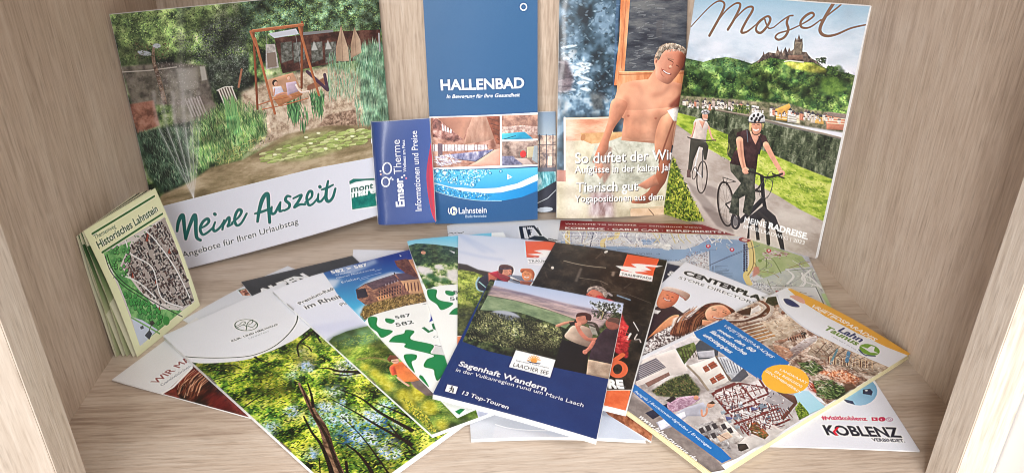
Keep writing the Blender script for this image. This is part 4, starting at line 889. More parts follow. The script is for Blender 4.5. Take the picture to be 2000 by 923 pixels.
    scr([(1190, 255), (1270, 210), (1330, 160), (1310, 130), (1250, 160), (1200, 220), (1210, 275), (1290, 275), (1400, 200)], 4.0, (.6, 1, 1.3, 1.1, .6)); scr([(1400, 210), (1500, 130), (1600, 50), (1650, -20)], 3.2); scr([(1560, -10), (1480, 110), (1400, 260), (1400, 330), (1460, 362), (1560, 345), (1700, 285), (1850, 250)], 5, (1.3, 1.3, 1.2, .8, .6))
    A.text('MEINE', e(218, 695), e(345, 727), (236, 234, 232), k=1.05, bold=.012); A.text('RADREISE.', e(358, 730), e(588, 797), (236, 234, 232), k=1.08, bold=.04)
    A.text('#MOSELRADWEG | 2023', e(212, 728), e(568, 826), (228, 226, 224), k=1.02)
    return A
# ---------------------------------------------------------------- folded town map leaning on the left wall
hb_l = on_z((268, 697), .0005); hb_r = on_z((391, 596), .0005)
ht_l = on_x((163, 451), XL + .006); ht_r = on_x((303, 367), -.2425)
PT['hist'] = Patch(ht_l, ht_r, hb_r, hb_l, bend=lambda u, v: .0022 * np.sin(np.pi * v) * 1.0)
def art_hist():
    A = Art(PT['hist'], (222, 226, 186), 4600)
    def f(x, y): return (150 + x / 2.716, 360 + y / 2.716)
    A.all(A.lg((163, 451), (224, 228, 186), (391, 596), (228, 230, 192)))
    g = (36, 104, 34)
    A.line([f(82, 262), f(412, 62)], 3, g); A.line([f(135, 360), f(455, 155)], 3, g)
    A.text('Themenweg', f(97, 293), f(209, 228), (40, 92, 40), k=1.1); A.text('Historisches Lahnstein', f(118, 342), f(433, 142), (36, 92, 36), k=1.15, bold=.015)
    mp = [f(140, 362), f(465, 172), f(625, 620), f(560, 668), f(375, 822), f(335, 855)]
    A.poly(mp, (206, 200, 196)); A.dabs(mp, 200, 6, 2, [(90, 130, 84), (230, 226, 222)]); A.poly([f(140, 362), f(290, 300), f(230, 430), f(330, 560), f(430, 660), f(560, 668), f(375, 822), f(290, 700), f(220, 520)], A.nz([(70, 130, 72), (104, 164, 96), (140, 190, 120)], 8))
    A.poly([f(290, 700), f(350, 720), f(430, 770), f(375, 822), f(335, 855), f(310, 780)], (196, 206, 224))
    blk = [(300, 340, 70, 34), (390, 270, 60, 26), (440, 215, 50, 24), (300, 430, 60, 40), (350, 480, 40, 36), (420, 380, 60, 30), (480, 430, 80, 34), (520, 480, 80, 34), (400, 500, 30, 34), (450, 560, 60, 36), (540, 400, 50, 36), (560, 560, 50, 40), (390, 585, 40, 22), (520, 620, 80, 24), (240, 320, 40, 22), (460, 330, 60, 24), (500, 360, 40, 30), (590, 600, 30, 24), (340, 400, 30, 24)]
    city = np.array([(290, 320), (465, 175), (622, 610), (560, 655), (440, 625), (340, 560), (300, 500), (240, 430)])
    A.poly([f(*q) for q in city], (166, 156, 150))
    ca, sa = math.cos(math.radians(-31)), math.sin(math.radians(-31))
    for gi in range(-22, 24):
        for gj in range(-34, 36):
            bx, by = 430 + ca * gi * 15 - sa * gj * 11.5 + random.uniform(-3, 3), 430 + sa * gi * 15 + ca * gj * 11.5 + random.uniform(-3, 3)
            ins = False; jn = len(city) - 1
            for n_ in range(len(city)):
                if (city[n_][1] > by) != (city[jn][1] > by) and bx < (city[jn][0] - city[n_][0]) * (by - city[n_][1]) / (city[jn][1] - city[n_][1]) + city[n_][0]: ins = not ins
                jn = n_
            if not ins or random.random() < .10 or gi % 5 == 0 and random.random() < .8: continue
            an = math.radians(random.choice([-31, 59]) + random.uniform(-14, 14)); c2, s2 = math.cos(an), math.sin(an); r = random.uniform(5.5, 9.5); l2 = r * random.uniform(.45, .8)
            q = [f(bx + c2 * a_ - s2 * b_, by + s2 * a_ + c2 * b_) for a_, b_ in ((-r, -l2), (r, -l2), (r, l2), (-r, l2))]
            A.poly(q, random.choice([(62, 46, 46), (84, 64, 62), (44, 34, 36), (104, 80, 74), (60, 56, 60), (190, 180, 176)])); A.line([q[0], q[1], q[2], q[3], q[0]], .6, (24, 20, 22)); A.line([q[3], q[2]], .8, (226, 220, 216), .8)
    for x, y in ((375, 262), (372, 285), (438, 660), (420, 510), (490, 350), (296, 480)): A.poly([f(x - 8, y + 16), f(x, y - 18), f(x + 9, y + 16)], (140, 66, 48)); A.line([f(x, y - 18), f(x - 8, y + 16)], .8, (40, 20, 20))
    for p in (((160, 370), (190, 450), (250, 520), (340, 580), (440, 640), (560, 700)), ((150, 380), (180, 460), (240, 530), (330, 592), (430, 655))): A.line([f(*q) for q in p], 1.8, (30, 34, 30), 1, True)
    for p in (((260, 300), (290, 370), (400, 440), (450, 600), (560, 650)), ((290, 370), (250, 440)), ((370, 250), (420, 300), (520, 440), (600, 600)), ((240, 480), (330, 520), (420, 600))): A.line([f(*q) for q in p], 2.4, (232, 230, 228), 1, True)
    for i in range(46):
        t = random.random(); x = 265 + 200 * t + random.uniform(-24, 40); y = 590 + 110 * t + random.uniform(-14, 40)
        if y > 640 + (x - 270) * .62: continue
        A.ell(*f(x, y), 3.8, 4.8, (24, 60, 28), 0); A.ell(*f(x - 1, y - 1.5), 3, 4, (66, 146, 70), 0)
    for i in range(26): x, y = random.uniform(180, 270), random.uniform(330, 480); A.ell(*f(x + 10, y), 3.4, 3.8, (24, 60, 28)); A.ell(*f(x + 9, y - 1.5), 2.5, 2.8, (86, 156, 84))
    A.poly([f(360, 800), f(385, 770), f(400, 790), f(385, 822)], (70, 74, 84)); A.line([f(385, 770), f(400, 735), f(385, 720)], 2, (60, 90, 50)); A.poly([f(335, 755), f(352, 745), f(356, 762), f(340, 768)], (80, 84, 94)); A.poly([f(385, 735), f(400, 718), f(415, 735), f(398, 750)], (60, 56, 54)); A.ell(*f(475, 722), 6.5, 9, (64, 140, 66))
    A.line([f(290, 705), f(370, 750), f(440, 790)], 2.4, (120, 170, 100), sm=True)
    return A
def art_side():
    A = Art(Patch([0, 0, .1], [.075, 0, .1], [.075, 0, 0], [0, 0, 0]), (50, 80, 50), 2600)
    A.all(A.nz([(26, 44, 30), (60, 92, 58), (130, 150, 104), (196, 202, 160)], 9, con=1.5)); return A
# ---------------------------------------------------------------- lying sheets, left half
def art_wir():
    A = Art(PT['wir'], (226, 226, 228), 3600)
    def g(x, y): return (210 + x / 4.858, 640 + y / 4.858)
    A.text('WIR MACHEN FRISUREN', g(462, 533), (500, 612), (150, 92, 92), k=.95, bold=.012); A.text('Ganzheitlichen Blick', g(520, 548), (395, 700), (120, 124, 134), k=.9)
    A.poly([g(500, 632), g(600, 560), g(800, 372), (540, 560), (700, 900), (480, 860)], A.nz([(92, 28, 22), (124, 46, 36), (84, 30, 26)], 20))
    A.poly([g(650, 600), g(720, 520), g(850, 430), g(1000, 500), g(1200, 760), g(1500, 1000), g(1000, 780), g(700, 690)], A.nz([(26, 10, 8), (60, 24, 18), (110, 50, 34)], 10, ax=2.5), 1, 1.5)
    for i in range(46):
        x, y = random.uniform(680, 900), random.uniform(480, 600); A.line([g(x + 90, y - 90), g(x + 10, y - 20), g(x - 20, y + 60)], random.uniform(.8, 2.4), random.choice([(190, 132, 100), (120, 64, 44), (216, 166, 134), (60, 24, 18)]), .6, True)
    A.poly([g(900, 600), g(1100, 640), g(1250, 800), g(1000, 760)], (104, 20, 24), .7, 5)
    A.line([g(500, 630), g(620, 560), g(800, 376)], 4, (236, 232, 230)); A.line([g(560, 655), g(640, 660), g(700, 690)], 2.6, (190, 110, 96), .8, True)
    return A
def art_leaf():
    A = Art(PT['leaf'], (214, 217, 226), 3200)
    A.poly([(465, 566), (480, 563), (490, 577), (474, 577)], A.nz([(40, 30, 30), (150, 80, 60), (220, 180, 160)], 4)); A.line([(465, 567), (480, 563)], 1.6, (90, 150, 120)); return A
def art_black():
    A = Art(PT['black'], (40, 40, 44), 3200)
    A.all(A.nz([(36, 36, 40), (48, 48, 52)], 30)); A.text('ALPEN', (512, 577), (606, 541), (226, 228, 232), k=.95, bold=.06); A.poly([(505, 592), (530, 578), (600, 560), (640, 700), (520, 640)], (100, 44, 36)); return A
def art_plain(key='plain', c=(226, 227, 236)):
    A = Art(PT[key], c, 2400); A.all(A.nz([tuple(v - 4 for v in c), c], 60)); return A
def art_kur():
    A = Art(PT['kur'], W, 3500)
    def u(x, y): return (310 + x / 4.197, 500 + y / 4.197)
    def v(x, y): return (400 + x / 3.2625, 640 + y / 3.2625)
    top = [u(235, 860), u(330, 876), u(500, 872), u(700, 850), u(850, 800), u(1000, 740), u(1100, 690), u(1240, 590), u(1330, 520), (760, 560), (1000, 760), (1000, 1100), (600, 1100), (300, 700)]
    A.poly(top, A.nz([(14, 28, 8), (44, 72, 20), (96, 128, 34), (156, 170, 48), (206, 206, 90)], 22, con=1.6))
    for cx_, cy_, r, cc in ((1000, 640, 190, (60, 120, 190)), (780, 560, 120, (150, 190, 226)), (1160, 760, 90, (196, 216, 236)), (560, 530, 60, (206, 224, 240)), (560, 300, 40, (200, 224, 240)), (640, 240, 60, (206, 220, 230)), (420, 630, 60, (170, 200, 230)), (680, 790, 60, (190, 212, 234)), (920, 260, 90, (206, 206, 216)), (820, 400, 60, (206, 220, 230)), (1150, 500, 60, (150, 180, 220)), (600, 160, 40, (206, 214, 226))):
        A.ell(*v(cx_, cy_), r / 3.26, r / 4.6, A.nz([cc, tuple(min(255, q + 30) for q in cc), (60, 96, 50)], 6, con=1.2), 0, .75, 6)
    for cx_, cy_, r in ((640, 740, 90), (420, 350, 90), (560, 190, 60), (1000, 540, 80), (200, 200, 90), (1040, 760, 40), (1050, 330, 80), (500, 440, 80)):
        A.ell(*v(cx_, cy_), r / 3.26, r / 4.4, A.nz([(120, 146, 30), (196, 196, 50), (226, 220, 110)], 5), 0, .7, 7)
    for cx_, cy_, r in ((850, 600, 120), (350, 560, 110), (760, 330, 90), (1080, 680, 90), (750, 100, 80), (1000, 860, 90), (60, 360, 110), (1180, 420, 60), (400, 120, 80)):
        A.ell(*v(cx_, cy_), r / 3.26, r / 4.4, A.nz([(22, 52, 20), (54, 104, 44), (96, 150, 70)], 5), 0, .35, 7)
    reg = [u(240, 862), u(500, 876), u(850, 804), u(1100, 694), u(1300, 560), (925, 808), (690, 980), (600, 930)]
    A.dabs(reg, 4200, 5.5, 2.0, [(94, 132, 36), (150, 170, 50), (206, 208, 80), (30, 56, 16), (16, 34, 10), (56, 100, 36), (22, 44, 16), (114, 156, 50)], 30, 50, .7)
    A.mod(reg, .35, 34)
    for cx_, cy_, r in ((1000, 640, 150), (780, 540, 80), (640, 240, 56), (1180, 770, 80), (560, 530, 40), (420, 630, 40), (680, 800, 44), (920, 255, 60), (720, 620, 50), (1090, 560, 60), (1230, 620, 50), (860, 470, 50)):
        for _ in range(5): A.ell(*v(cx_ + random.uniform(-.7, .7) * r, cy_ + random.uniform(-.6, .6) * r), r / 8, r / 13, A.nz([(120, 164, 214), (186, 208, 232), (226, 234, 242), (96, 130, 70)], 4, con=1.4), 40, .85, 2)
    A.dabs(reg, 3000, 5.5, 2.0, [(94, 132, 36), (150, 170, 50), (206, 208, 80), (30, 56, 16), (16, 34, 10), (56, 100, 36), (22, 44, 16), (114, 156, 50)], 30, 50, .7)
    K = (30, 20, 14)
    A.poly([(260, 700), (300, 600), (700, 500), (800, 540), u(1330, 500), u(1240, 590), u(1170, 645), u(1100, 690), u(1000, 740), u(930, 772), u(850, 800), u(775, 832), u(700, 850), u(600, 864), u(500, 872), u(410, 876), u(330, 876), u(235, 860), u(120, 830)], W)
    A.vol = .8
    def br(p, w_, tp=(1, 1)): A.line([v(*q) for q in p], w_, K, .95, True, tp)
    A.line([v(*q) for q in ((600, 350), (640, 430), (690, 530), (760, 650), (800, 800), (860, 960), (900, 1050))], 16, A.nz([(52, 36, 26), (96, 72, 54), (136, 108, 84)], 5, ay=3), 1, True, [.25, .5, .8, 1.1, 1.5]); A.line([v(*q) for q in ((615, 370), (655, 460), (700, 560), (775, 690), (840, 860), (900, 980))], 5, K, .75, True, [.3, .8, 1.2])
    br([(655, 350), (680, 430), (690, 500)], 5, (.4, 1)); br([(630, 560), (680, 660), (740, 740), (790, 860), (810, 930)], 8, (.3, .6, 1)); br([(860, 390), (1000, 450), (1120, 540), (1320, 650)], 4.6, (.4, .8, 1.5)); br([(800, 450), (950, 530), (1100, 620), (1320, 740)], 4.2, (.3, .8, 1.3)); br([(1070, 470), (1200, 520), (1320, 575)], 4, (.4, 1.2))
    br([(560, 920), (720, 900)], 0.1); br([(900, 740), (980, 800), (1060, 910), (1080, 1000)], 8, (.3, 1)); br([(870, 560), (1000, 690), (1120, 850), (1180, 940)], 3.2, (.4, 1)); br([(690, 262), (780, 255), (860, 275), (1010, 280)], 5, (.3, .8, 1.5)); br([(820, 290), (900, 300), (1000, 285)], 3)
    br([(320, 185), (370, 210), (460, 235)], 4, (1, .3)); br([(600, 180), (590, 120), (620, 80), (700, 15)], 3.4, (.5, 1, 1.4)); br([(700, 5), (720, 60), (740, 90)], 2.6); br([(610, 95), (660, 120), (680, 150)], 2.2)
    br([(240, 510), (340, 440), (450, 380), (520, 350)], 3, (1, .3)); br([(60, 330), (200, 290), (330, 275)], 2.6, (1, .3)); br([(110, 380), (260, 330), (420, 330)], 2.6, (1, .3)); br([(10, 265), (120, 270)], 2); br([(60, 235), (180, 238), (235, 260)], 2); br([(1170, 610), (1230, 680), (1320, 760)], 3); br([(900, 850), (910, 940)], 5); br([(730, 830), (735, 930)], 2)
    A.vol = 0
    A.line([u(x, y) for x, y in ((200, 818), (300, 828), (500, 832), (700, 822), (820, 795), (950, 735), (1060, 640), (1125, 550), (1140, 475), (1135, 440))], 1.7, (50, 66, 56), 1, True)
    t = np.linspace(0, 2 * math.pi, 30); A.line([u(717 + 93 * math.cos(a), 563 + 46 * math.sin(a)) for a in t], 1.4, (50, 86, 66))
    for p in (((625, 575), (660, 560), (690, 535), (712, 545), (690, 560), (640, 585)), ((690, 560), (720, 575), (715, 608)), ((720, 570), (735, 540), (770, 520), (765, 545), (735, 560)), ((730, 570), (770, 580), (800, 550))): A.line([u(*q) for q in p], 1.1, (50, 86, 66), 1, True)
    A.text('KUR- UND HEILWALD', u(600, 700), u(978, 562), (40, 48, 50), k=.9, bold=.02); A.text('LAHNSTEIN', u(742, 678), u(902, 618), (150, 156, 160), k=.85)
    return A
def art_premium():
    A = Art(PT['premium'], (222, 224, 236), 3500)
    def g(x, y): return (530 + x / 2.978, 540 + y / 2.978)
    A.all(A.lg((600, 560), (226, 228, 238), (680, 660), (206, 210, 230))); A.poly([g(330, 270), g(480, 250), g(560, 290), g(330, 330), (590, 640)], (190, 194, 220), .5, 5)
    A.text('Premium-Radweg', g(168, 162), (672, 558), (66, 68, 76), k=1.1, bold=.012); A.text('im Rheintal', g(203, 188), (693, 575), (66, 68, 76), k=1.1, bold=.012); A.text('Planung', g(410, 170), (708, 584), (66, 68, 76), k=1.1)
    hl = [g(335, 375), g(360, 350), g(430, 320), g(500, 300), g(580, 280), g(700, 300), (900, 700), (960, 900), (700, 900)]
    A.poly(hl, A.nz([(50, 76, 34), (88, 116, 48), (126, 148, 66)], 16)); A.poly([g(335, 375), g(360, 350), g(430, 318), g(560, 285), g(640, 330), g(640, 400), g(460, 420), g(400, 400)], A.nz([(60, 90, 66), (90, 120, 84)], 12), .85, 6)
    A.poly([g(400, 420), g(640, 380), g(720, 440), g(560, 520), g(470, 490)], A.nz([(60, 84, 26), (120, 146, 50), (170, 180, 80)], 7, ax=2), .8, 5)
    A.dabs([g(350, 380), g(640, 300), (900, 800), (850, 860)], 4200, 4.5, 1.1, [(110, 140, 50), (160, 172, 74), (74, 100, 34), (186, 186, 96), (90, 122, 50)], 10, 50, .6)
    A.mod(hl, .45, 26)
    A.line([g(500, 480), g(600, 470), g(680, 490)], 3, (170, 130, 96), .6, True, blur=1.5)
    for x, y, r in ((545, 525, 9), (600, 560, 11), (640, 595, 12), (680, 635, 12), (770, 690, 15), (860, 650, 15), (850, 690, 14), (920, 760, 17), (800, 740, 12), (890, 640, 11), (990, 860, 12), (810, 760, 10)):
        A.ell(*g(x, y), r, r * .9, A.nz([(176, 166, 40), (212, 200, 60), (232, 224, 100)], 4), 20, .8, 3.5)
    A.dabs([g(760, 700), g(900, 800), g(960, 900), g(860, 880)], 500, 7, 1.6, [(140, 150, 50), (200, 190, 70), (90, 104, 34)], -50, 50)
    A.vol = 1.0
    # child in an orange shirt
    A.poly([g(x, y) for x, y in ((800, 600), (860, 590), (930, 640), (950, 690), (900, 690), (830, 640))], (110, 96, 92), 1, 1)
    A.poly([g(x, y) for x, y in ((690, 520), (760, 495), (830, 545), (865, 595), (800, 610), (740, 600), (730, 570), (700, 570))], A.lg(g(700, 520), (214, 104, 60), g(840, 600), (226, 138, 76)), sm=True); A.line([g(785, 522), g(808, 530)], 3, (150, 60, 44)); A.poly([g(690, 525), g(715, 515), g(730, 565), g(705, 568)], (206, 80, 60), .9, 1)
    A.line([g(735, 585), g(765, 610), g(798, 632)], 3.6, (226, 170, 140), sm=True); A.ell(*g(720, 488), 8.5, 5.6, (222, 166, 140), 15); A.poly([g(672, 478), g(690, 455), g(740, 458), g(745, 475), g(700, 482), g(690, 498)], (104, 62, 46)); A.line([g(702, 490), g(735, 488)], 1.2, (70, 40, 36))
    return A
def pattern(A, o, sc=1.0, skew=0):
    """green wave pattern of the show leaflets; o maps pattern units to photo pixels"""
    G = (22, 128, 72)
    for p in ([(140, 140), (200, 140), (198, 190), (230, 215), (310, 235), (235, 280), (200, 240), (150, 200)], [(262, 145), (322, 158), (302, 182), (262, 170)],
              [(285, 302), (320, 268), (385, 250), (400, 226), (460, 236), (435, 290), (590, 330), (575, 388), (705, 402), (700, 470), (625, 575), (600, 540), (590, 500), (525, 480), (545, 430), (590, 400), (400, 350), (395, 320), (290, 310)],
              [(385, 405), (430, 392), (475, 400), (470, 430), (440, 450), (462, 520), (420, 480)], [(495, 540), (520, 550), (560, 620), (500, 575)]):
        A.poly([o(*q) for q in p], G, sm=True)
def art_castle():
    A = Art(PT['castle'], (28, 66, 150), 3600)
    def g(x, y): return (460 + x / 5.129, 470 + y / 5.129)
    def r(x, y): return (680 + x / 3.55, 580 + y / 3.55)
    A.all(A.lg(g(1300, 150), (26, 48, 128), g(1150, 700), (70, 170, 214)))
    A.poly([g(890, 390), g(1060, 380), g(1000, 470), g(960, 480)], (206, 212, 228), .9, 4); A.poly([g(1200, 700), g(1290, 640), g(1340, 560), g(1300, 740), g(1250, 760)], (206, 220, 232), .8, 4); A.poly([g(1210, 480), g(1350, 380), g(1560, 310), g(1680, 320), g(1500, 420)], (196, 200, 216), .95, 3)
    A.poly([g(980, 290), g(1060, 240), g(1240, 240), g(1400, 180), g(1420, 220), g(1180, 330), g(1000, 330)], (176, 188, 214), .7, 3)
    wt = (230, 234, 242); A.vol = .7
    A.text('582 > 587', g(965, 330), g(1330, 248), wt, k=1.0, bold=.03); A.text('Welterbe', g(1005, 352), g(1160, 312), wt, k=.9); A.text('Oberes Mittelrheintal', g(1015, 380), g(1395, 290), wt, k=.9); A.text('Erleben', g(1068, 424), g(1245, 380), wt, k=.9)
    for p in ((1400, 300, 1460, 285), (1260, 372, 1460, 318), (1250, 392, 1330, 370)): A.line([g(*p[:2]), g(*p[2:])], .9, (150, 176, 220))
    A.poly([g(1590, 200), g(1700, 180), g(1760, 190), g(1860, 390), g(1700, 320), g(1620, 260)], A.nz([(74, 40, 36), (120, 76, 62)], 6)); A.poly([g(1730, 190), g(1790, 180), g(1900, 380), g(1850, 390)], (170, 120, 88)); A.poly([g(1640, 140), g(1665, 150), g(1650, 158)], wt)
    A.poly([g(1205, 490), g(1300, 430), g(1450, 400), g(1600, 330), g(1700, 320), g(1840, 380), g(1890, 540), g(1600, 600), g(1300, 640), g(1220, 580)], A.nz([(92, 60, 60), (136, 94, 82), (176, 130, 104)], 5))
    A.poly([g(1205, 490), g(1300, 470), g(1330, 560), g(1225, 580)], (46, 40, 56)); A.poly([g(1300, 430), g(1590, 340), g(1640, 400), g(1380, 490)], A.nz([(74, 56, 70), (104, 80, 90)], 5)); A.poly([g(1650, 400), g(1850, 380), g(1890, 540), g(1740, 520)], (192, 148, 112)); A.poly([g(1600, 330), g(1700, 320), g(1840, 380), g(1660, 400)], (84, 66, 80)); A.poly([g(1410, 560), g(1560, 530), g(1570, 600), g(1440, 610)], (190, 140, 104))
    for i in range(9): [A.line([g(1440 + i * 26, 505 - i * 7 + j * 30), g(1443 + i * 26, 518 - i * 7 + j * 30)], 1.6, (44, 28, 40)) for j in range(3)]
    for i in range(5): A.line([g(1690 + i * 34, 425 - i * 3), g(1700 + i * 34, 500)], 1.5, (110, 70, 60))
    for i in range(5): A.poly([g(1500 + i * 30, 430 - i * 10), g(1514 + i * 30, 440 - i * 10), g(1504 + i * 30, 450 - i * 10)], (176, 160, 170))
    A.line([g(1205, 490), g(1300, 430), g(1600, 332)], 1.2, (36, 24, 34)); A.line([g(1595, 335), g(1590, 320)], 1.4, (40, 30, 40))
    A.vol = 0
    bs = [g(1250, 740), g(1290, 650), g(1450, 600), g(1700, 540), g(1920, 520), g(1930, 620), g(1600, 680), g(1350, 760), g(1290, 800)]
    A.poly(bs, A.nz([(72, 54, 30), (120, 96, 56), (160, 132, 80)], 6), 1, 1.5); A.dabs(bs, 500, 5, 1.8, [(150, 124, 70), (80, 60, 34), (180, 150, 96), (100, 84, 44)], -40, 50)
    A.poly([g(1298, 805), g(1330, 765), g(1400, 735), g(1500, 705), g(1700, 650), g(1940, 605), (860, 590), (1050, 900), (900, 950), (700, 640)], (232, 234, 232), sm=False)
    pattern(A, r)
    K = (40, 70, 60)
    A.text('587', g(1605, 782), g(1762, 752), K, k=.75, bold=.01); A.text('582', g(1612, 858), g(1788, 824), K, k=.75, bold=.01)
    A.line([g(1875, 637), g(1935, 622)], .9, K); A.poly([r(556, 42), r(572, 42), r(590, 160), r(560, 172), r(572, 150), r(572, 90)], (30, 62, 150)); A.text('LAGA', r(552, 244), (905, 622), (24, 116, 72), k=.9, bold=.05); A.text('GARTENSCHAU', r(600, 285), (935, 630), (110, 124, 120), k=.8)
    A.poly([r(590, 352), r(600, 335), r(660, 338), r(700, 400), r(690, 405), r(580, 388)], (206, 206, 206)); A.line([r(600, 330), r(640, 338), r(680, 336)], 1.2, (70, 80, 80), sm=True)
    A.poly([r(740, 790), r(780, 770), r(810, 775), r(770, 812)], (22, 128, 72))
    return A
def art_fest():
    A = Art(PT['fest'], (232, 234, 232), 3600)
    def g(x, y): return (700 + x / 3.548, 440 + y / 3.548)
    A.poly([(780, 440), (960, 440), (960, 480), (795, 490)], A.lg((850, 462), (110, 196, 226), (850, 478), (150, 206, 222)))
    A.poly([g(340, 142), g(400, 125), g(520, 130), g(640, 145), g(760, 170), g(760, 270), g(480, 290), g(400, 280)], A.nz([(24, 40, 28), (48, 72, 46), (84, 110, 70)], 6)); A.ell(*g(450, 188), 5, 3, (206, 150, 120), 5); A.poly([g(625, 170), g(670, 185), g(665, 195)], (206, 206, 210)); A.line([g(430, 155), g(620, 165)], 1.2, (110, 130, 110), .7)
    A.poly([g(400, 285), g(480, 262), g(760, 262), g(760, 420), g(470, 440)], A.nz([(40, 66, 30), (92, 126, 60), (166, 180, 120), (214, 214, 190)], 10, con=1.3))
    for x, y, rx, ry in ((465, 315, 15, 8), (655, 345, 13, 11), (560, 290, 10, 5), (430, 300, 8, 6)): A.ell(*g(x, y), rx, ry, (226, 220, 222), 10, .9, 2)
    for x, y in ((540, 370), (500, 350), (600, 380), (470, 390)): A.ell(*g(x, y), 8, 5, (40, 90, 44), 20, .8, 2)
    A.poly([g(466, 455), g(520, 425), g(600, 412), g(760, 405), g(760, 1400), g(640, 1400)], (234, 236, 234))
    pattern(A, lambda x, y: g(x * 1.06 + 330, y * 1.0 + 305))
    K = (60, 84, 78); A.text('582', g(660, 475), g(780, 465), K, k=.75, bold=.01); A.text('587', g(636, 520), g(760, 512), K, k=.75, bold=.01)
    return A
# ---------------------------------------------------------------- middle
def art_tower():
    A = Art(PT['tower'], (222, 224, 230), 3400)
    def g(x, y): return (860 + x / 4.616, 420 + y / 4.616)
    K = (28, 30, 40)
    A.line([g(720, 105), g(840, 97), g(905, 180)], 3, K); A.line([g(725, 110), g(745, 215), g(800, 225)], 4.6, K); A.line([g(775, 110), g(800, 200)], 1.5, K); A.poly([g(800, 205), g(850, 185), g(930, 190), g(980, 225), g(1040, 235), g(1040, 260), g(760, 240)], K)
    for i in range(7): A.poly([g(722 + i * 17, 100 - i * 1), g(732 + i * 17, 99), g(733 + i * 17, 112), g(723 + i * 17, 113)], K)
    for i in range(6): A.poly([g(716 + i * 4, 125 + i * 16), g(728 + i * 4, 124 + i * 16), g(730 + i * 4, 133 + i * 16), g(718 + i * 4, 134 + i * 16)], K); A.poly([g(868 + i * 6, 115 + i * 12), g(882 + i * 6, 112 + i * 12), g(884 + i * 6, 122 + i * 12), g(870 + i * 6, 124 + i * 12)], K)
    A.line([g(798, 130), g(808, 175)], 3, K); A.line([g(798, 132), g(822, 132)], 2, K); A.line([g(802, 152), g(820, 152)], 2, K)
    for i in range(8): A.ell(*g(980 + i * 14, 212 + i * 3), 1.6, 1.2, K)
    A.line([g(70, 165), g(100, 158), g(120, 165), g(150, 155), g(180, 162), g(208, 152)], 1.5, (60, 64, 76), sm=True); A.line([g(88, 195), g(108, 190)], 1.6, (60, 64, 76)); A.line([g(62, 170), g(80, 160)], 1.2, (60, 64, 76))
    A.poly([g(1085, 38), g(1400, 30), g(1400, 80), g(1085, 80)], (232, 230, 224)); return A
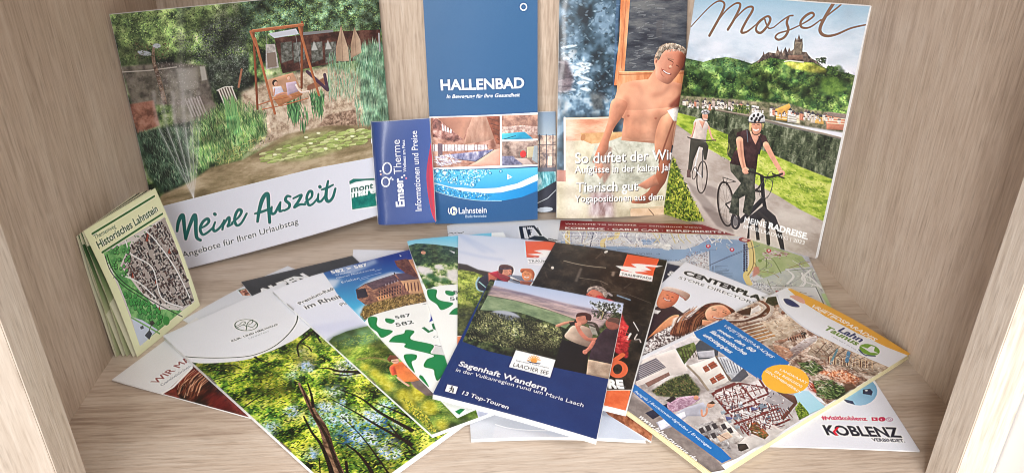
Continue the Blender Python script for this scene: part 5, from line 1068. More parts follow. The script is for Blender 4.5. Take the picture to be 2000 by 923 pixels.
def art_map():
    A = Art(PT['map'], (196, 200, 208), 3700)
    def g(x, y): return (1080 + x / 6.593, 420 + y / 6.593)
    def r(x, y): return (1340 + x / 4.857, 430 + y / 4.857)
    A.all(A.nz([(176, 182, 196), (200, 204, 214), (214, 214, 218)], 18))
    B = (136, 164, 200); Y = (226, 206, 140); GR = (172, 186, 134)
    A.poly([g(100, 330), g(480, 400), g(900, 400), g(1400, 430), g(1700, 440), g(1880, 380), g(2000, 280), r(240, 170), r(560, 190), r(600, 620), r(220, 560), r(220, 290), r(0, 350), g(1600, 590), g(1200, 590), g(700, 500), g(100, 400)], A.nz([B, (146, 172, 206)], 20))
    A.poly([g(1130, 310), g(1380, 300), g(1360, 370), g(1160, 380)], B)
    A.poly([r(630, 190), r(1100, 340), r(1180, 440), r(940, 460), r(950, 540), r(800, 580), r(640, 500), r(640, 330)], A.nz([(160, 178, 120), (182, 194, 144)], 14)); A.poly([r(950, 470), r(1200, 450), r(1440, 900), r(1100, 700), r(640, 580)], A.nz([(178, 186, 186), (200, 204, 196)], 8)); A.poly([r(1280, 700), r(1330, 690), r(1420, 880), r(1370, 860)], (176, 200, 150))
    for i in range(170):
        x, y = (random.uniform(1100, 1420), random.uniform(452, 486)) if i < 90 else (random.uniform(1470, 1600), random.uniform(525, 600)); an = random.uniform(0, 3.1); L = random.uniform(4, 14)
        A.line([(x, y), (x + L * math.cos(an), y + L * .5 * math.sin(an))], random.uniform(.6, 1.4), random.choice([(236, 238, 242), (240, 240, 240), (120, 118, 140), (150, 146, 160), (200, 190, 170)]), .9)
    A.dabs([(1100, 452), (1360, 458), (1300, 486), (1120, 480)], 300, 3, 1.1, [(92, 84, 110), (130, 116, 140), (236, 236, 240)], 0, 90)
    A.dabs([r(0, 300), r(200, 290), r(220, 470), r(0, 400)], 150, 3, 1.4, [(96, 80, 90), (150, 120, 120), (236, 232, 230)], 0, 90); A.dabs([r(640, 560), r(800, 620), r(900, 590), r(800, 680), r(640, 640)], 160, 3, 1.1, [(110, 108, 120), (236, 236, 236)])
    A.dabs([r(730, 270), r(1010, 310), r(900, 360), r(740, 380)], 60, 6, 2.4, [(214, 190, 196), (230, 214, 214), (150, 70, 90)], 20, 60)
    A.line([g(190, 210), g(185, 300), g(195, 380)], 6, Y); A.line([g(190, 210), g(195, 380)], 1, (150, 120, 70)); A.line([g(830, 230), g(800, 290), g(680, 310), g(640, 350), g(650, 410), g(700, 470)], 6.5, Y, 1, True); A.line([g(830, 230), g(690, 315), g(660, 400), g(700, 470)], .9, (150, 120, 80), 1, True)
    A.line([r(600, 190), r(625, 300), r(625, 430), r(570, 520), r(600, 600)], 8, Y, 1, True); A.line([r(612, 190), r(637, 300), r(635, 430), r(585, 520)], 1, (140, 120, 70), 1, True)
    for i in range(12): A.line([r(553 + random.uniform(-3, 3), 230 + i * 22), r(553, 242 + i * 22)], 2.6, (60, 60, 90)); A.line([r(575, 226 + i * 22), r(575, 236 + i * 22)], 2.4, (60, 60, 90))
    A.line([r(210, 432), r(400, 350), r(620, 262), r(700, 235)], 1.1, (90, 100, 130)); A.line([r(230, 420), r(400, 342), r(600, 258)], .9, (90, 100, 130)); A.line([r(225, 290), r(228, 440)], .9, (80, 90, 120)); A.line([g(480, 400), g(520, 230)], 1.6, (90, 96, 120))
    for i in range(34):
        x = 1100 + i * 9.5 + random.uniform(-4, 4); A.line([(x, 451), (x + random.uniform(-10, 14), 462), (x + random.uniform(-16, 20), 474)], random.choice([.9, 1.3, 1.8]), random.choice([(238, 240, 244), (226, 228, 236), (150, 150, 170), (206, 196, 160)]), .9, True)
    for i in range(9): y = 452 + i * 3.2; A.line([(1098, y), (1180, y + random.uniform(-3, 5)), (1300, y + random.uniform(-3, 7))], random.choice([.8, 1.4]), random.choice([(236, 238, 242), (140, 140, 165), (214, 206, 190)]), .7, True)
    for i in range(22): x, y = random.uniform(1470, 1600), random.uniform(500, 610); A.line([(x, y), (x + random.uniform(-30, 30), y + random.uniform(4, 26)), (x + random.uniform(-30, 40), y + random.uniform(20, 40))], random.choice([.8, 1.2, 1.8]), random.choice([(236, 238, 240), (130, 140, 110), (150, 146, 160)]), .7, True)
    A.poly([g(480, 410), g(900, 408), g(1400, 438), g(1700, 448), g(1650, 560), g(1200, 580), g(700, 500)], (142, 170, 205), .85, 1)
    for x, y in ((210, 245), (436, 278), (785, 288)): A.ell(*r(x, y), 5, 3.6, (196, 40, 80)); A.ell(*r(x, y - 2), 2.4, 1.7, (240, 220, 226)); A.poly([r(x - 16, y + 6), r(x + 16, y + 6), r(x, y + 24)], (196, 40, 80))
    for p in (((770, 350), (830, 380), (890, 480), (900, 500)), ((700, 380), (760, 360), (760, 450)), ((650, 400), (700, 480), (820, 500), (880, 540)), ((980, 450), (1100, 410), (1180, 390)), ((960, 480), (1100, 465), (1180, 465)), ((740, 470), (800, 490), (830, 490))): A.line([r(*q) for q in p], 1.5, random.choice([(120, 140, 80), (150, 130, 80), (96, 120, 60)]), .9, True)
    for p in (((960, 470), (1020, 530), (960, 600)), ((1100, 500), (1130, 580), (1100, 630)), ((1180, 470), (1100, 560), (1250, 620)), ((1120, 520), (1200, 560), (1280, 640))): A.line([r(*q) for q in p], 3, (230, 230, 232), .9, True)
    for i in range(9): A.line([r(275, 432 + i * 11), r(275 + random.uniform(60, 200), 434 + i * 11 + 3)], .9, (70, 80, 100), .8); A.line([r(250, 430 + i * 11), r(258, 430 + i * 11)], 1.2, (60, 70, 100), .8)
    A.poly([r(640, 440), r(690, 440), r(700, 500), r(630, 540)], (206, 130, 120), .8, 1); A.ell(*r(700, 382), 4, 3, (120, 150, 70)); A.dabs([g(1300, 370), g(1500, 380), g(1480, 450), g(1340, 410)], 40, 8, 3, [(226, 228, 232)])
    A.text('MOSEL →', g(1080, 505), g(1385, 508), (70, 90, 120), k=.8); A.line([g(820, 430), g(1000, 430)], .9, (70, 86, 120)); A.line([g(830, 450), g(990, 452)], .9, (70, 86, 120)); A.text('RINGTICKET', r(220, 164), r(455, 180), (226, 226, 150), k=.6); A.text('Tour TICKET', r(235, 190), r(412, 194), (90, 110, 150), k=.55)
    A.text('KD . RA', (1300, 508), (1330, 510), (60, 60, 90), k=.8); A.text('Deutsches Eck', r(135, 280), r(288, 284), (70, 76, 100), k=.6)
    A.poly([r(800, 625), r(1230, 630), r(1300, 800), r(900, 800)], (218, 220, 224)); A.line([r(800, 625), r(1230, 630), r(1310, 800)], 1.2, (110, 112, 120)); A.poly([r(845, 665), r(885, 668), r(890, 685), r(855, 684)], (170, 40, 60)); A.text('Q 1. 2. 3.', r(832, 652), r(930, 656), (110, 112, 124), k=.8); A.line([r(1160, 715), r(1215, 722)], 1.2, (120, 130, 180)); A.line([r(1080, 680), r(1140, 690)], 1.2, (150, 120, 100))
    A.poly([(1080, 422), (1600, 437), (1600, 466), g(1978, 245), g(1000, 215), g(500, 200), (1080, 449)], (128, 26, 36)); A.line([(1090, 450), g(500, 203), g(1000, 218), g(1978, 249), (1600, 470)], 1.6, (206, 200, 180))
    A.ell(*r(555, 185), 12, 4.6, (150, 34, 40), 6); A.ell(*r(555, 187), 6, 2, (230, 200, 190), 6)
    A.text('WELCOME TO KOBLENZ', g(152, 116), g(1078, 136), (236, 226, 222), k=.55, bold=.02); A.text('— Sensational Views', g(1110, 142), g(1915, 166), (226, 206, 200), k=.55, bold=.01)
    A.text('KOBLENZ · CABLE CAR · EHRENBREITSTEIN', (1103.5, 446.6), (1447, 455.5), (240, 230, 226), k=.62, bold=.03)
    return A
def logo_traum(A, g, full=True):
    O = (222, 88, 50)
    A.poly([g(818, 152), g(1082, 192), g(1040, 290), g(1022, 376), g(750, 330), g(790, 230)], O)
    A.poly([g(764, 284), g(1030, 330), g(1022, 376), g(752, 328)], (236, 234, 230))
    A.poly([g(x, y) for x, y in ((722, 246), (800, 250), (900, 262), (850, 232), (900, 228), (1000, 238), (1112, 248), (1060, 258), (960, 250), (1020, 284), (930, 282), (990, 296), (880, 296), (900, 312), (830, 290), (770, 275))], (238, 236, 232))
    A.text('TRAUMPFADE', g(770, 320), g(1018, 360), (50, 52, 52), k=1.15, bold=.015)
    A.line([g(768, 330), g(900, 352)], .8, (120, 120, 120), .8)
def art_traum():
    A = Art(PT['traum'], (214, 216, 226), 3600)
    def g(x, y): return (860 + x / 4.616, 420 + y / 4.616)
    A.all(A.lg((950, 460), (196, 204, 222), (980, 560), (226, 226, 234)))
    for p in (((170, 170), (260, 240), (400, 330)), ((200, 190), (330, 250), (480, 330)), ((180, 330), (400, 380), (560, 400))): A.line([g(*q) for q in p], 6, (168, 182, 212), .5, True, blur=3)
    A.poly([g(160, 432), g(240, 445), g(340, 490), g(460, 515), g(460, 600), g(160, 560)], (58, 52, 46), 1, 1); A.poly([g(600, 535), g(760, 550), g(860, 600), g(700, 620), g(620, 590)], (90, 100, 120), .8, 1)
    gr = [g(150, 485), g(300, 510), g(460, 570), g(520, 700), g(900, 900), (1010, 760), (880, 760), (880, 520)]
    A.poly(gr, A.nz([(58, 70, 28), (104, 120, 46), (146, 158, 70), (166, 172, 92)], 8)); A.dabs(gr, 2600, 3.6, 1.0, [(120, 136, 56), (70, 84, 32), (160, 168, 84), (44, 52, 26)], 0, 60); A.mod(gr, .4, 26); A.poly([g(150, 820), g(400, 820), (990, 700), (990, 760), (880, 760)], A.nz([(30, 32, 24), (60, 66, 40), (96, 100, 62)], 6), .9, 6)
    A.poly([(885, 656), (1000, 651), (1020, 790), (885, 790)], (222, 128, 80)); A.line([(890, 656), (990, 652)], 1.6, (232, 226, 214))
    A.vol = 1.0
    # two hikers
    A.poly([g(x, y) for x, y in ((430, 530), (520, 510), (600, 560), (560, 640), (440, 690), (360, 680), (330, 620), (350, 570))], (44, 44, 56), sm=True); A.line([g(350, 560), g(325, 610), g(340, 670), g(400, 690)], 2.6, (150, 180, 186), 1, True); A.line([g(350, 600), g(410, 650)], 2, (150, 190, 190))
    A.poly([g(x, y) for x, y in ((430, 520), (520, 510), (520, 560), (480, 640), (440, 640))], (190, 104, 84), 1, 1); A.poly([g(435, 520), g(520, 500), g(560, 560), g(620, 580), g(600, 610), g(500, 560)], (166, 46, 62))
    A.ell(*g(600, 500), 13, 10, (206, 140, 116)); A.poly([g(x, y) for x, y in ((525, 490), (540, 450), (600, 445), (650, 465), (660, 500), (640, 545), (640, 490), (570, 480), (560, 520), (530, 530))], (84, 52, 50), sm=True); A.line([g(535, 470), g(560, 485), g(640, 480)], 2.6, (70, 66, 84), sm=True)
    A.poly([g(520, 515), g(590, 540), g(640, 560), g(620, 590), g(540, 560)], (140, 60, 66)); A.line([g(625, 505), g(640, 510)], 1.4, (70, 40, 40)); A.line([g(625, 530), g(640, 532)], 1.6, (150, 60, 60))
    A.line([g(640, 560), g(700, 590), g(760, 610)], 4, (226, 222, 220)); A.line([g(660, 580), g(720, 600)], 3, (70, 40, 44))
    A.ell(*g(785, 540), 11, 11.5, (214, 138, 96)); A.poly([g(x, y) for x, y in ((720, 500), (740, 480), (820, 485), (850, 530), (830, 590), (825, 530), (770, 500), (735, 520))], (176, 96, 62), sm=True); A.line([g(760, 525), g(772, 528)], 1.6, (80, 40, 36)); A.line([g(790, 530), g(802, 534)], 1.6, (80, 40, 36)); A.line([g(762, 556), g(778, 562), g(795, 558)], 2.2, (236, 226, 220), sm=True)
    A.poly([g(720, 590), g(830, 600), g(800, 640), g(720, 620)], (150, 84, 66))
    A.vol = 0
    lg_ = lambda x, y: (1030 + (x - 1022) * .21 + 56, 460 + (y - 152) * .2085 + 15)
    h = lambda x, y: g(765 + (x - 790) * .98, 232 + (y - 160) * .98)
    A.poly([g(765, 232), g(1040, 240), g(1060, 240), g(1060, 480), g(790, 440)], (226, 226, 232)); A.poly([g(765, 232), g(1060, 238), g(1060, 365), g(778, 380)], (222, 92, 58))
    A.poly([g(x, y) for x, y in ((780, 352), (880, 345), (930, 348), (840, 318), (930, 312), (1060, 320), (1060, 365), (860, 385), (790, 380), (900, 368))], (238, 236, 234)); A.line([g(785, 376), g(860, 380), g(885, 372)], 2.4, (190, 70, 60), sm=True)
    A.text('TRAUMPFADE', g(797, 420), g(1110, 426), (56, 60, 66), k=.95, bold=.01); A.line([g(800, 432), g(1000, 436)], 1, (140, 140, 146))
    return A
def art_dark():
    A = Art(PT['dark'], (34, 28, 24), 3700)
    def g(x, y): return (1030 + x / 4.197, 460 + y / 4.197)
    def r(x, y): return (1150 + x / 3.55, 620 + y / 3.55)
    A.all(A.nz([(6, 4, 4), (22, 17, 14), (36, 29, 24), (54, 45, 37)], 16, con=1.1))
    for i in range(46):
        x, y = random.uniform(120, 1050), random.uniform(120, 620); A.line([g(x, y), g(x + random.uniform(-60, 60), y + random.uniform(-10, 50))], random.uniform(.8, 2.4), (104, 90, 78), random.uniform(.2, .6), blur=.5)
    A.line([g(300, 205), g(400, 230), g(520, 250), (g(640, 262))], 1.8, (160, 148, 130), .8, True); A.line([g(440, 270), g(400, 370)], 4, (110, 100, 92), .7, blur=1); A.line([g(430, 345), g(600, 370), g(660, 400)], 1.4, (130, 118, 104), .7); A.ell(*g(206, 262), 3, 2.6, (206, 196, 186)); A.ell(*g(645, 132), 4, 2, (206, 200, 190), -20); A.line([g(690, 460), g(800, 470), g(1010, 550)], 1.2, (84, 74, 66), .8)
    A.line([g(706, 300), g(700, 325)], 4.4, (140, 122, 108), .9, blur=1)
    logo_traum(A, g)
    A.vol = 1.0
    # hiker in red
    A.ell(*g(565, 470), 17, 13, (196, 116, 96), 10); A.poly([g(x, y) for x, y in ((490, 470), (500, 430), (560, 412), (620, 425), (660, 470), (640, 510), (610, 470), (540, 440))], A.nz([(110, 96, 92), (190, 176, 166)], 4), sm=True); A.line([g(500, 482), g(530, 500), g(590, 520)], 6, (206, 96, 76), .8, True); A.line([g(510, 480), g(525, 484)], 1.6, (60, 34, 30))
    A.poly([g(560, 510), g(640, 510), g(740, 560), g(800, 700), g(860, 800), g(830, 900), g(800, 1000), g(560, 800)], A.nz([(110, 20, 26), (176, 36, 44), (206, 60, 62)], 10, con=1.3), 1, 1, True); A.line([g(665, 470), g(690, 490)], 4, (150, 140, 140)); A.line([g(740, 490), g(840, 525)], 3, (110, 130, 150))
    A.poly([r(240, 160), r(360, 140), r(380, 60), r(300, 20), r(270, 80)], (30, 22, 22)); A.line([r(290, 110), r(272, 140), r(262, 160)], 3.2, (226, 216, 206), sm=True); A.line([r(310, 30), r(345, 90)], 1.6, (196, 190, 186)); A.line([r(335, 115), r(318, 150), r(350, 150), r(360, 170)], 2, (170, 160, 156), sm=True)
    A.dabs([r(190, 40), r(260, 40), r(270, 200), r(190, 220)], 60, 9, 3, [(206, 50, 56), (150, 24, 34), (222, 90, 84)], 40, 60)
    OR = (206, 96, 60); A.vol = 0
    t = np.linspace(0, 2 * math.pi, 26); A.line([r(200 + 52 * math.cos(a), 355 + 48 * math.sin(a)) for a in t], 8.5, OR); A.line([r(170, 300), r(235, 255)], 8, OR)
    A.text('FÜRE', r(20, 478), r(246, 488), (238, 236, 232), k=1.25, bold=.07)
    A.poly([r(110, 505), r(290, 498), r(250, 700), r(60, 700)], A.nz([(206, 92, 52), (222, 112, 68)], 14)); A.line([r(60, 500), r(290, 500)], 1.6, (230, 200, 180))
    return A
def art_laacher():
    A = Art(PT['laacher'], (34, 62, 132), 4300)
    def g(x, y): return (890 + x / 4.194, 540 + y / 4.194)
    def r(x, y): return (830 + x / 4.195, 660 + y / 4.195)
    A.all((24, 48, 104))
    ph = [(957, 545), (1218, 592), g(1250, 835), g(1000, 780), g(820, 745), g(480, 660), g(270, 610), g(55, 530)]
    A.poly(ph, A.nz([(22, 26, 18), (40, 48, 30), (62, 74, 44), (90, 100, 62)], 8, con=1.2))
    A.poly([g(330, 0), g(1400, 170), g(1360, 300), g(1000, 300), g(300, 100)], A.lg(g(800, 80), (172, 190, 222), g(780, 230), (200, 204, 226)))
    A.poly([g(300, 70), g(700, 170), g(1000, 240), g(1300, 300), g(1180, 420), g(980, 345), g(600, 220), g(265, 145)], A.nz([(124, 110, 124), (166, 146, 150), (206, 180, 180)], 6, ax=6), .95, 2); A.line([g(300, 95), g(600, 150), g(900, 230)], 4, (110, 100, 122), .6, True, blur=1.5); A.line([g(270, 148), g(500, 190), g(750, 260), g(980, 340)], 3, (216, 188, 178), .8, True, blur=1)
    A.poly([g(262, 155), g(500, 200), g(760, 275), g(980, 350), g(900, 420), g(520, 290), g(200, 270)], A.nz([(98, 118, 90), (124, 144, 108), (148, 164, 128)], 10, ax=2)); A.poly([g(290, 290), g(360, 275), g(470, 292), g(530, 340), g(430, 355), g(330, 320)], (166, 172, 184), 1, 1, True)
    A.dabs([g(190, 270), g(540, 340), g(860, 420), g(900, 560), g(600, 620), g(100, 500)], 3600, 5, 1.6, [(84, 88, 54), (104, 108, 70), (44, 48, 34), (24, 26, 20), (156, 156, 112)], 30, 60); A.mod([g(190, 270), g(540, 340), g(860, 420), g(900, 700), g(600, 640), g(100, 500)], .6, 26)
    A.poly([g(230, 600), g(600, 560), g(900, 520), g(900, 760), g(480, 660)], (22, 20, 18), .55, 8)
    A.dabs([g(1100, 190), g(1360, 230), g(1330, 380), g(1130, 340)], 260, 5, 2.2, [(36, 44, 34), (66, 76, 54), (24, 30, 28)]); A.line([g(1190, 350), g(1210, 290), g(1160, 260)], 1.2, (180, 170, 120), .8)
    A.vol = 1.0
    # couple
    A.poly([g(870, 510), g(1100, 570), g(1060, 820), g(800, 740)], (22, 20, 24), 1, 1)
    A.poly([g(x, y) for x, y in ((960, 400), (1040, 400), (1120, 440), (1110, 520), (1080, 572), (900, 500), (920, 440))], A.lg(g(920, 480), (192, 172, 154), g(1100, 520), (150, 124, 112)), sm=True); A.poly([g(1090, 400), g(1150, 420), g(1165, 480), g(1120, 470)], (150, 146, 136)); A.line([g(1060, 370), g(1140, 385), g(1165, 440)], 5, (60, 52, 46), 1, True)
    A.ell(*g(1035, 345), 12, 11, (192, 124, 104)); A.poly([g(x, y) for x, y in ((985, 330), (1000, 298), (1060, 292), (1110, 315), (1105, 360), (1070, 350), (1060, 320), (1010, 325))], (70, 40, 38), sm=True)
    A.line([g(835, 400), g(900, 378), g(960, 370)], 6, (196, 134, 112), 1, True); A.poly([g(925, 370), g(990, 365), g(985, 400), g(940, 395)], (34, 30, 34)); A.line([g(990, 385), g(1020, 450), g(1080, 510), g(1160, 515)], 7.5, (190, 118, 100), 1, True, [.8, 1, 1.1]); A.ell(*g(1010, 390), 5, 4.4, (204, 140, 118))
    A.poly([g(x, y) for x, y in ((1180, 470), (1230, 420), (1345, 430), (1330, 560), (1290, 720), (1090, 675), (1120, 560))], A.nz([(44, 32, 42), (60, 46, 56)], 14)); A.ell(*g(1285, 385), 14, 12, (150, 88, 76), 10); A.poly([g(1240, 360), g(1270, 335), g(1340, 345), g(1340, 390), g(1300, 375)], (92, 66, 60), sm=True)
    A.line([g(1130, 530), g(1100, 580), g(1060, 615)], 6, (186, 114, 98), 1, True); A.poly([g(1085, 675), g(1280, 715), g(1255, 835), g(1070, 800)], A.nz([(160, 136, 118), (192, 170, 150)], 10)); A.ell(*g(1060, 615), 5, 4.4, (196, 122, 104))
    A.vol = 0
    # foot panel
    A.poly([g(480, 660), g(820, 745), g(1250, 835), g(1240, 860), g(1240, 1700), g(-300, 1300), g(55, 530), g(270, 610)], A.nz([(24, 46, 100), (28, 52, 108)], 40))
    A.poly([r(745, 96), r(1070, 176), r(1025, 322), r(688, 234)], (236, 238, 240))
    for i in range(9): a_ = math.pi * (1.05 + i * .115); A.line([r(892 + 18 * math.cos(a_), 185 + 14 * math.sin(a_)), r(892 + 52 * math.cos(a_), 185 + 44 * math.sin(a_))], 1.6, (226, 160, 60))
    A.ell(*r(892, 186), 6, 4, (226, 150, 70), 12); A.poly([r(830, 180), r(880, 195), r(950, 205), r(940, 212), r(860, 200)], (40, 44, 90))
    A.text('Sagenhaftes Vulkanregion', r(745, 185), r(1015, 247), (90, 92, 100), k=.8); A.text('LAACHER SEE', r(720, 228), r(1008, 300), (34, 34, 38), k=1.35, bold=.0)
    wt = (236, 238, 244)
    A.text('Sagenhaft Wandern', r(272, 222), r(990, 434), wt, k=.92, bold=.025); A.text('in der Vulkanregion rund um Maria Laach', r(250, 268), r(1296, 562), wt, k=.92, bold=.006); A.text('13 Top-Touren', r(302, 456), r(680, 580), wt, k=.92, bold=.022)
    A.poly([r(184, 376), r(271, 396), r(250, 455), r(163, 432)], wt)
    A.ell(*r(222, 396), 1.7, 1.5, (30, 30, 40)); A.line([r(219, 402), r(214, 420), r(200, 434)], 1.6, (30, 30, 40)); A.line([r(214, 418), r(226, 428), r(224, 440)], 1.5, (30, 30, 40)); A.line([r(204, 410), r(218, 406), r(232, 418)], 1.3, (30, 30, 40)); A.line([r(234, 408), r(236, 440)], 1, (30, 30, 40))
    return A
def art_under():
    A = Art(PT['under'], (222, 224, 232), 3000); A.all(A.lg((920, 820), (206, 208, 214), (1250, 850), (196, 206, 224)))
    A.line([(968, 828), (1000, 836), (1060, 840), (1150, 838)], 2, (240, 240, 244), 1, True); A.poly([(968, 830), (1000, 838), (1060, 843), (1100, 860), (960, 860)], (214, 214, 220), .8, 2); return A
def art_navy():
    A = Art(PT['navy'], (30, 38, 64), 3200)
    A.text('&', (1299, 541), (1317, 546), (220, 224, 236), k=1.1, bold=.03)
    A.poly([(1120, 760), (1225, 770), (1290, 880), (1240, 850), (1170, 800)], A.nz([(120, 66, 44), (168, 104, 76), (190, 130, 100)], 12)); A.poly([(1150, 800), (1185, 812), (1240, 845), (1230, 842), (1165, 832)], (28, 46, 70)); A.line([(1160, 800), (1190, 814), (1265, 858)], 1.6, (226, 222, 220)); return A
# ---------------------------------------------------------------- right
def art_center():
    A = Art(PT['center'], (224, 226, 236), 3700)
    def g(x, y): return (1250 + x / 4.614, 500 + y / 4.614)
    A.text('CENTERPLAZA', g(384, 158), (1525, 603), (34, 34, 40), k=.78, bold=.05); A.text('STORE DIRECTORY', g(345, 199), (1478, 597), (84, 84, 92), k=.72, bold=.0)
    A.vol = .8
    # two smiling people
    A.poly([g(x, y) for x, y in ((100, 480), (180, 440), (300, 450), (400, 520), (300, 640), (80, 760), (0, 800))], (52, 34, 42)); A.poly([g(120, 480), g(190, 490), g(160, 520), g(110, 510)], (226, 220, 220))
    A.poly([g(x, y) for x, y in ((180, 340), (220, 300), (330, 320), (350, 370), (300, 440), (200, 470), (150, 430))], A.lg(g(180, 380), (222, 140, 106), g(330, 420), (196, 104, 76)), sm=True)
    A.poly([g(x, y) for x, y in ((190, 300), (240, 275), (330, 290), (430, 330), (450, 360), (410, 400), (380, 370), (300, 330), (220, 310))], A.lg(g(250, 290), (216, 196, 186), g(430, 380), (166, 130, 116)), sm=True); A.line([g(205, 305), g(300, 325), g(405, 385)], 1.6, (176, 60, 50), 1, True)
    A.line([g(215, 375), g(240, 398), g(275, 400)], 3, (150, 60, 50), 1, True); A.line([g(218, 380), g(242, 396), g(268, 398)], 1.8, (244, 238, 232), 1, True); A.line([g(235, 345), g(255, 352)], 1.6, (90, 44, 36)); A.line([g(285, 365), g(303, 372)], 1.6, (90, 44, 36)); A.line([g(262, 360), g(258, 382)], 1.6, (180, 96, 74), .8)
    A.poly([g(x, y) for x, y in ((20, 900), (60, 770), (200, 650), (300, 620), (330, 560), (420, 530), (560, 560), (620, 620), (500, 720), (240, 830), (60, 900))], A.nz([(66, 48, 50), (170, 150, 150), (236, 230, 230)], 2.4, con=2.6))
    A.poly([g(x, y) for x, y in ((60, 750), (180, 620), (280, 540), (350, 530), (330, 590), (230, 650), (100, 720))], A.lg(g(100, 700), (196, 122, 84), g(320, 560), (226, 160, 120)), sm=True); A.poly([g(280, 640), g(300, 560), g(390, 530), g(400, 560), g(330, 640)], (222, 216, 214), .9, 1)
    A.poly([g(x, y) for x, y in ((270, 700), (330, 600), (440, 560), (520, 490), (600, 430), (720, 420), (830, 470), (860, 510), (820, 560), (700, 640), (600, 610), (520, 640), (430, 690), (360, 720))], A.nz([(56, 24, 18), (92, 46, 34), (136, 78, 56)], 8, ax=1.5), sm=True)
    for i in range(40): x = random.uniform(290, 560); A.line([g(x + 150, 470 + random.uniform(-20, 40)), g(x + 40, 560), g(x, 690)], random.uniform(.7, 1.6), random.choice([(150, 92, 66), (50, 20, 16), (176, 118, 84)]), .55, True)
    A.poly([g(x, y) for x, y in ((590, 500), (640, 450), (740, 440), (810, 490), (820, 550), (760, 600), (660, 590), (600, 560))], A.lg(g(620, 480), (232, 176, 146), g(790, 560), (206, 130, 98)), sm=True); A.poly([g(560, 570), g(640, 580), g(700, 600), g(640, 640), g(560, 620)], (214, 146, 112)); A.line([g(560, 620), g(640, 640), g(700, 620)], 1.6, (60, 40, 36), .8, True)
    A.line([g(660, 545), g(700, 562), g(745, 560)], 3.6, (176, 60, 56), 1, True); A.line([g(664, 546), g(702, 558), g(738, 556)], 2, (244, 240, 236), 1, True); A.line([g(650, 480), g(685, 488)], 1.8, (60, 36, 34)); A.line([g(745, 500), g(775, 512)], 1.8, (60, 36, 34)); A.line([g(710, 500), g(705, 530)], 2, (206, 140, 108), .8); A.line([g(648, 468), g(688, 474)], 1.2, (90, 52, 40)); A.line([g(750, 485), g(785, 498)], 1.2, (90, 52, 40))
    A.vol = 0
    A.poly([g(-200, 900), g(40, 900), g(500, 700), g(700, 640), g(700, 2000), g(-200, 2000)], (222, 218, 222))
    return A
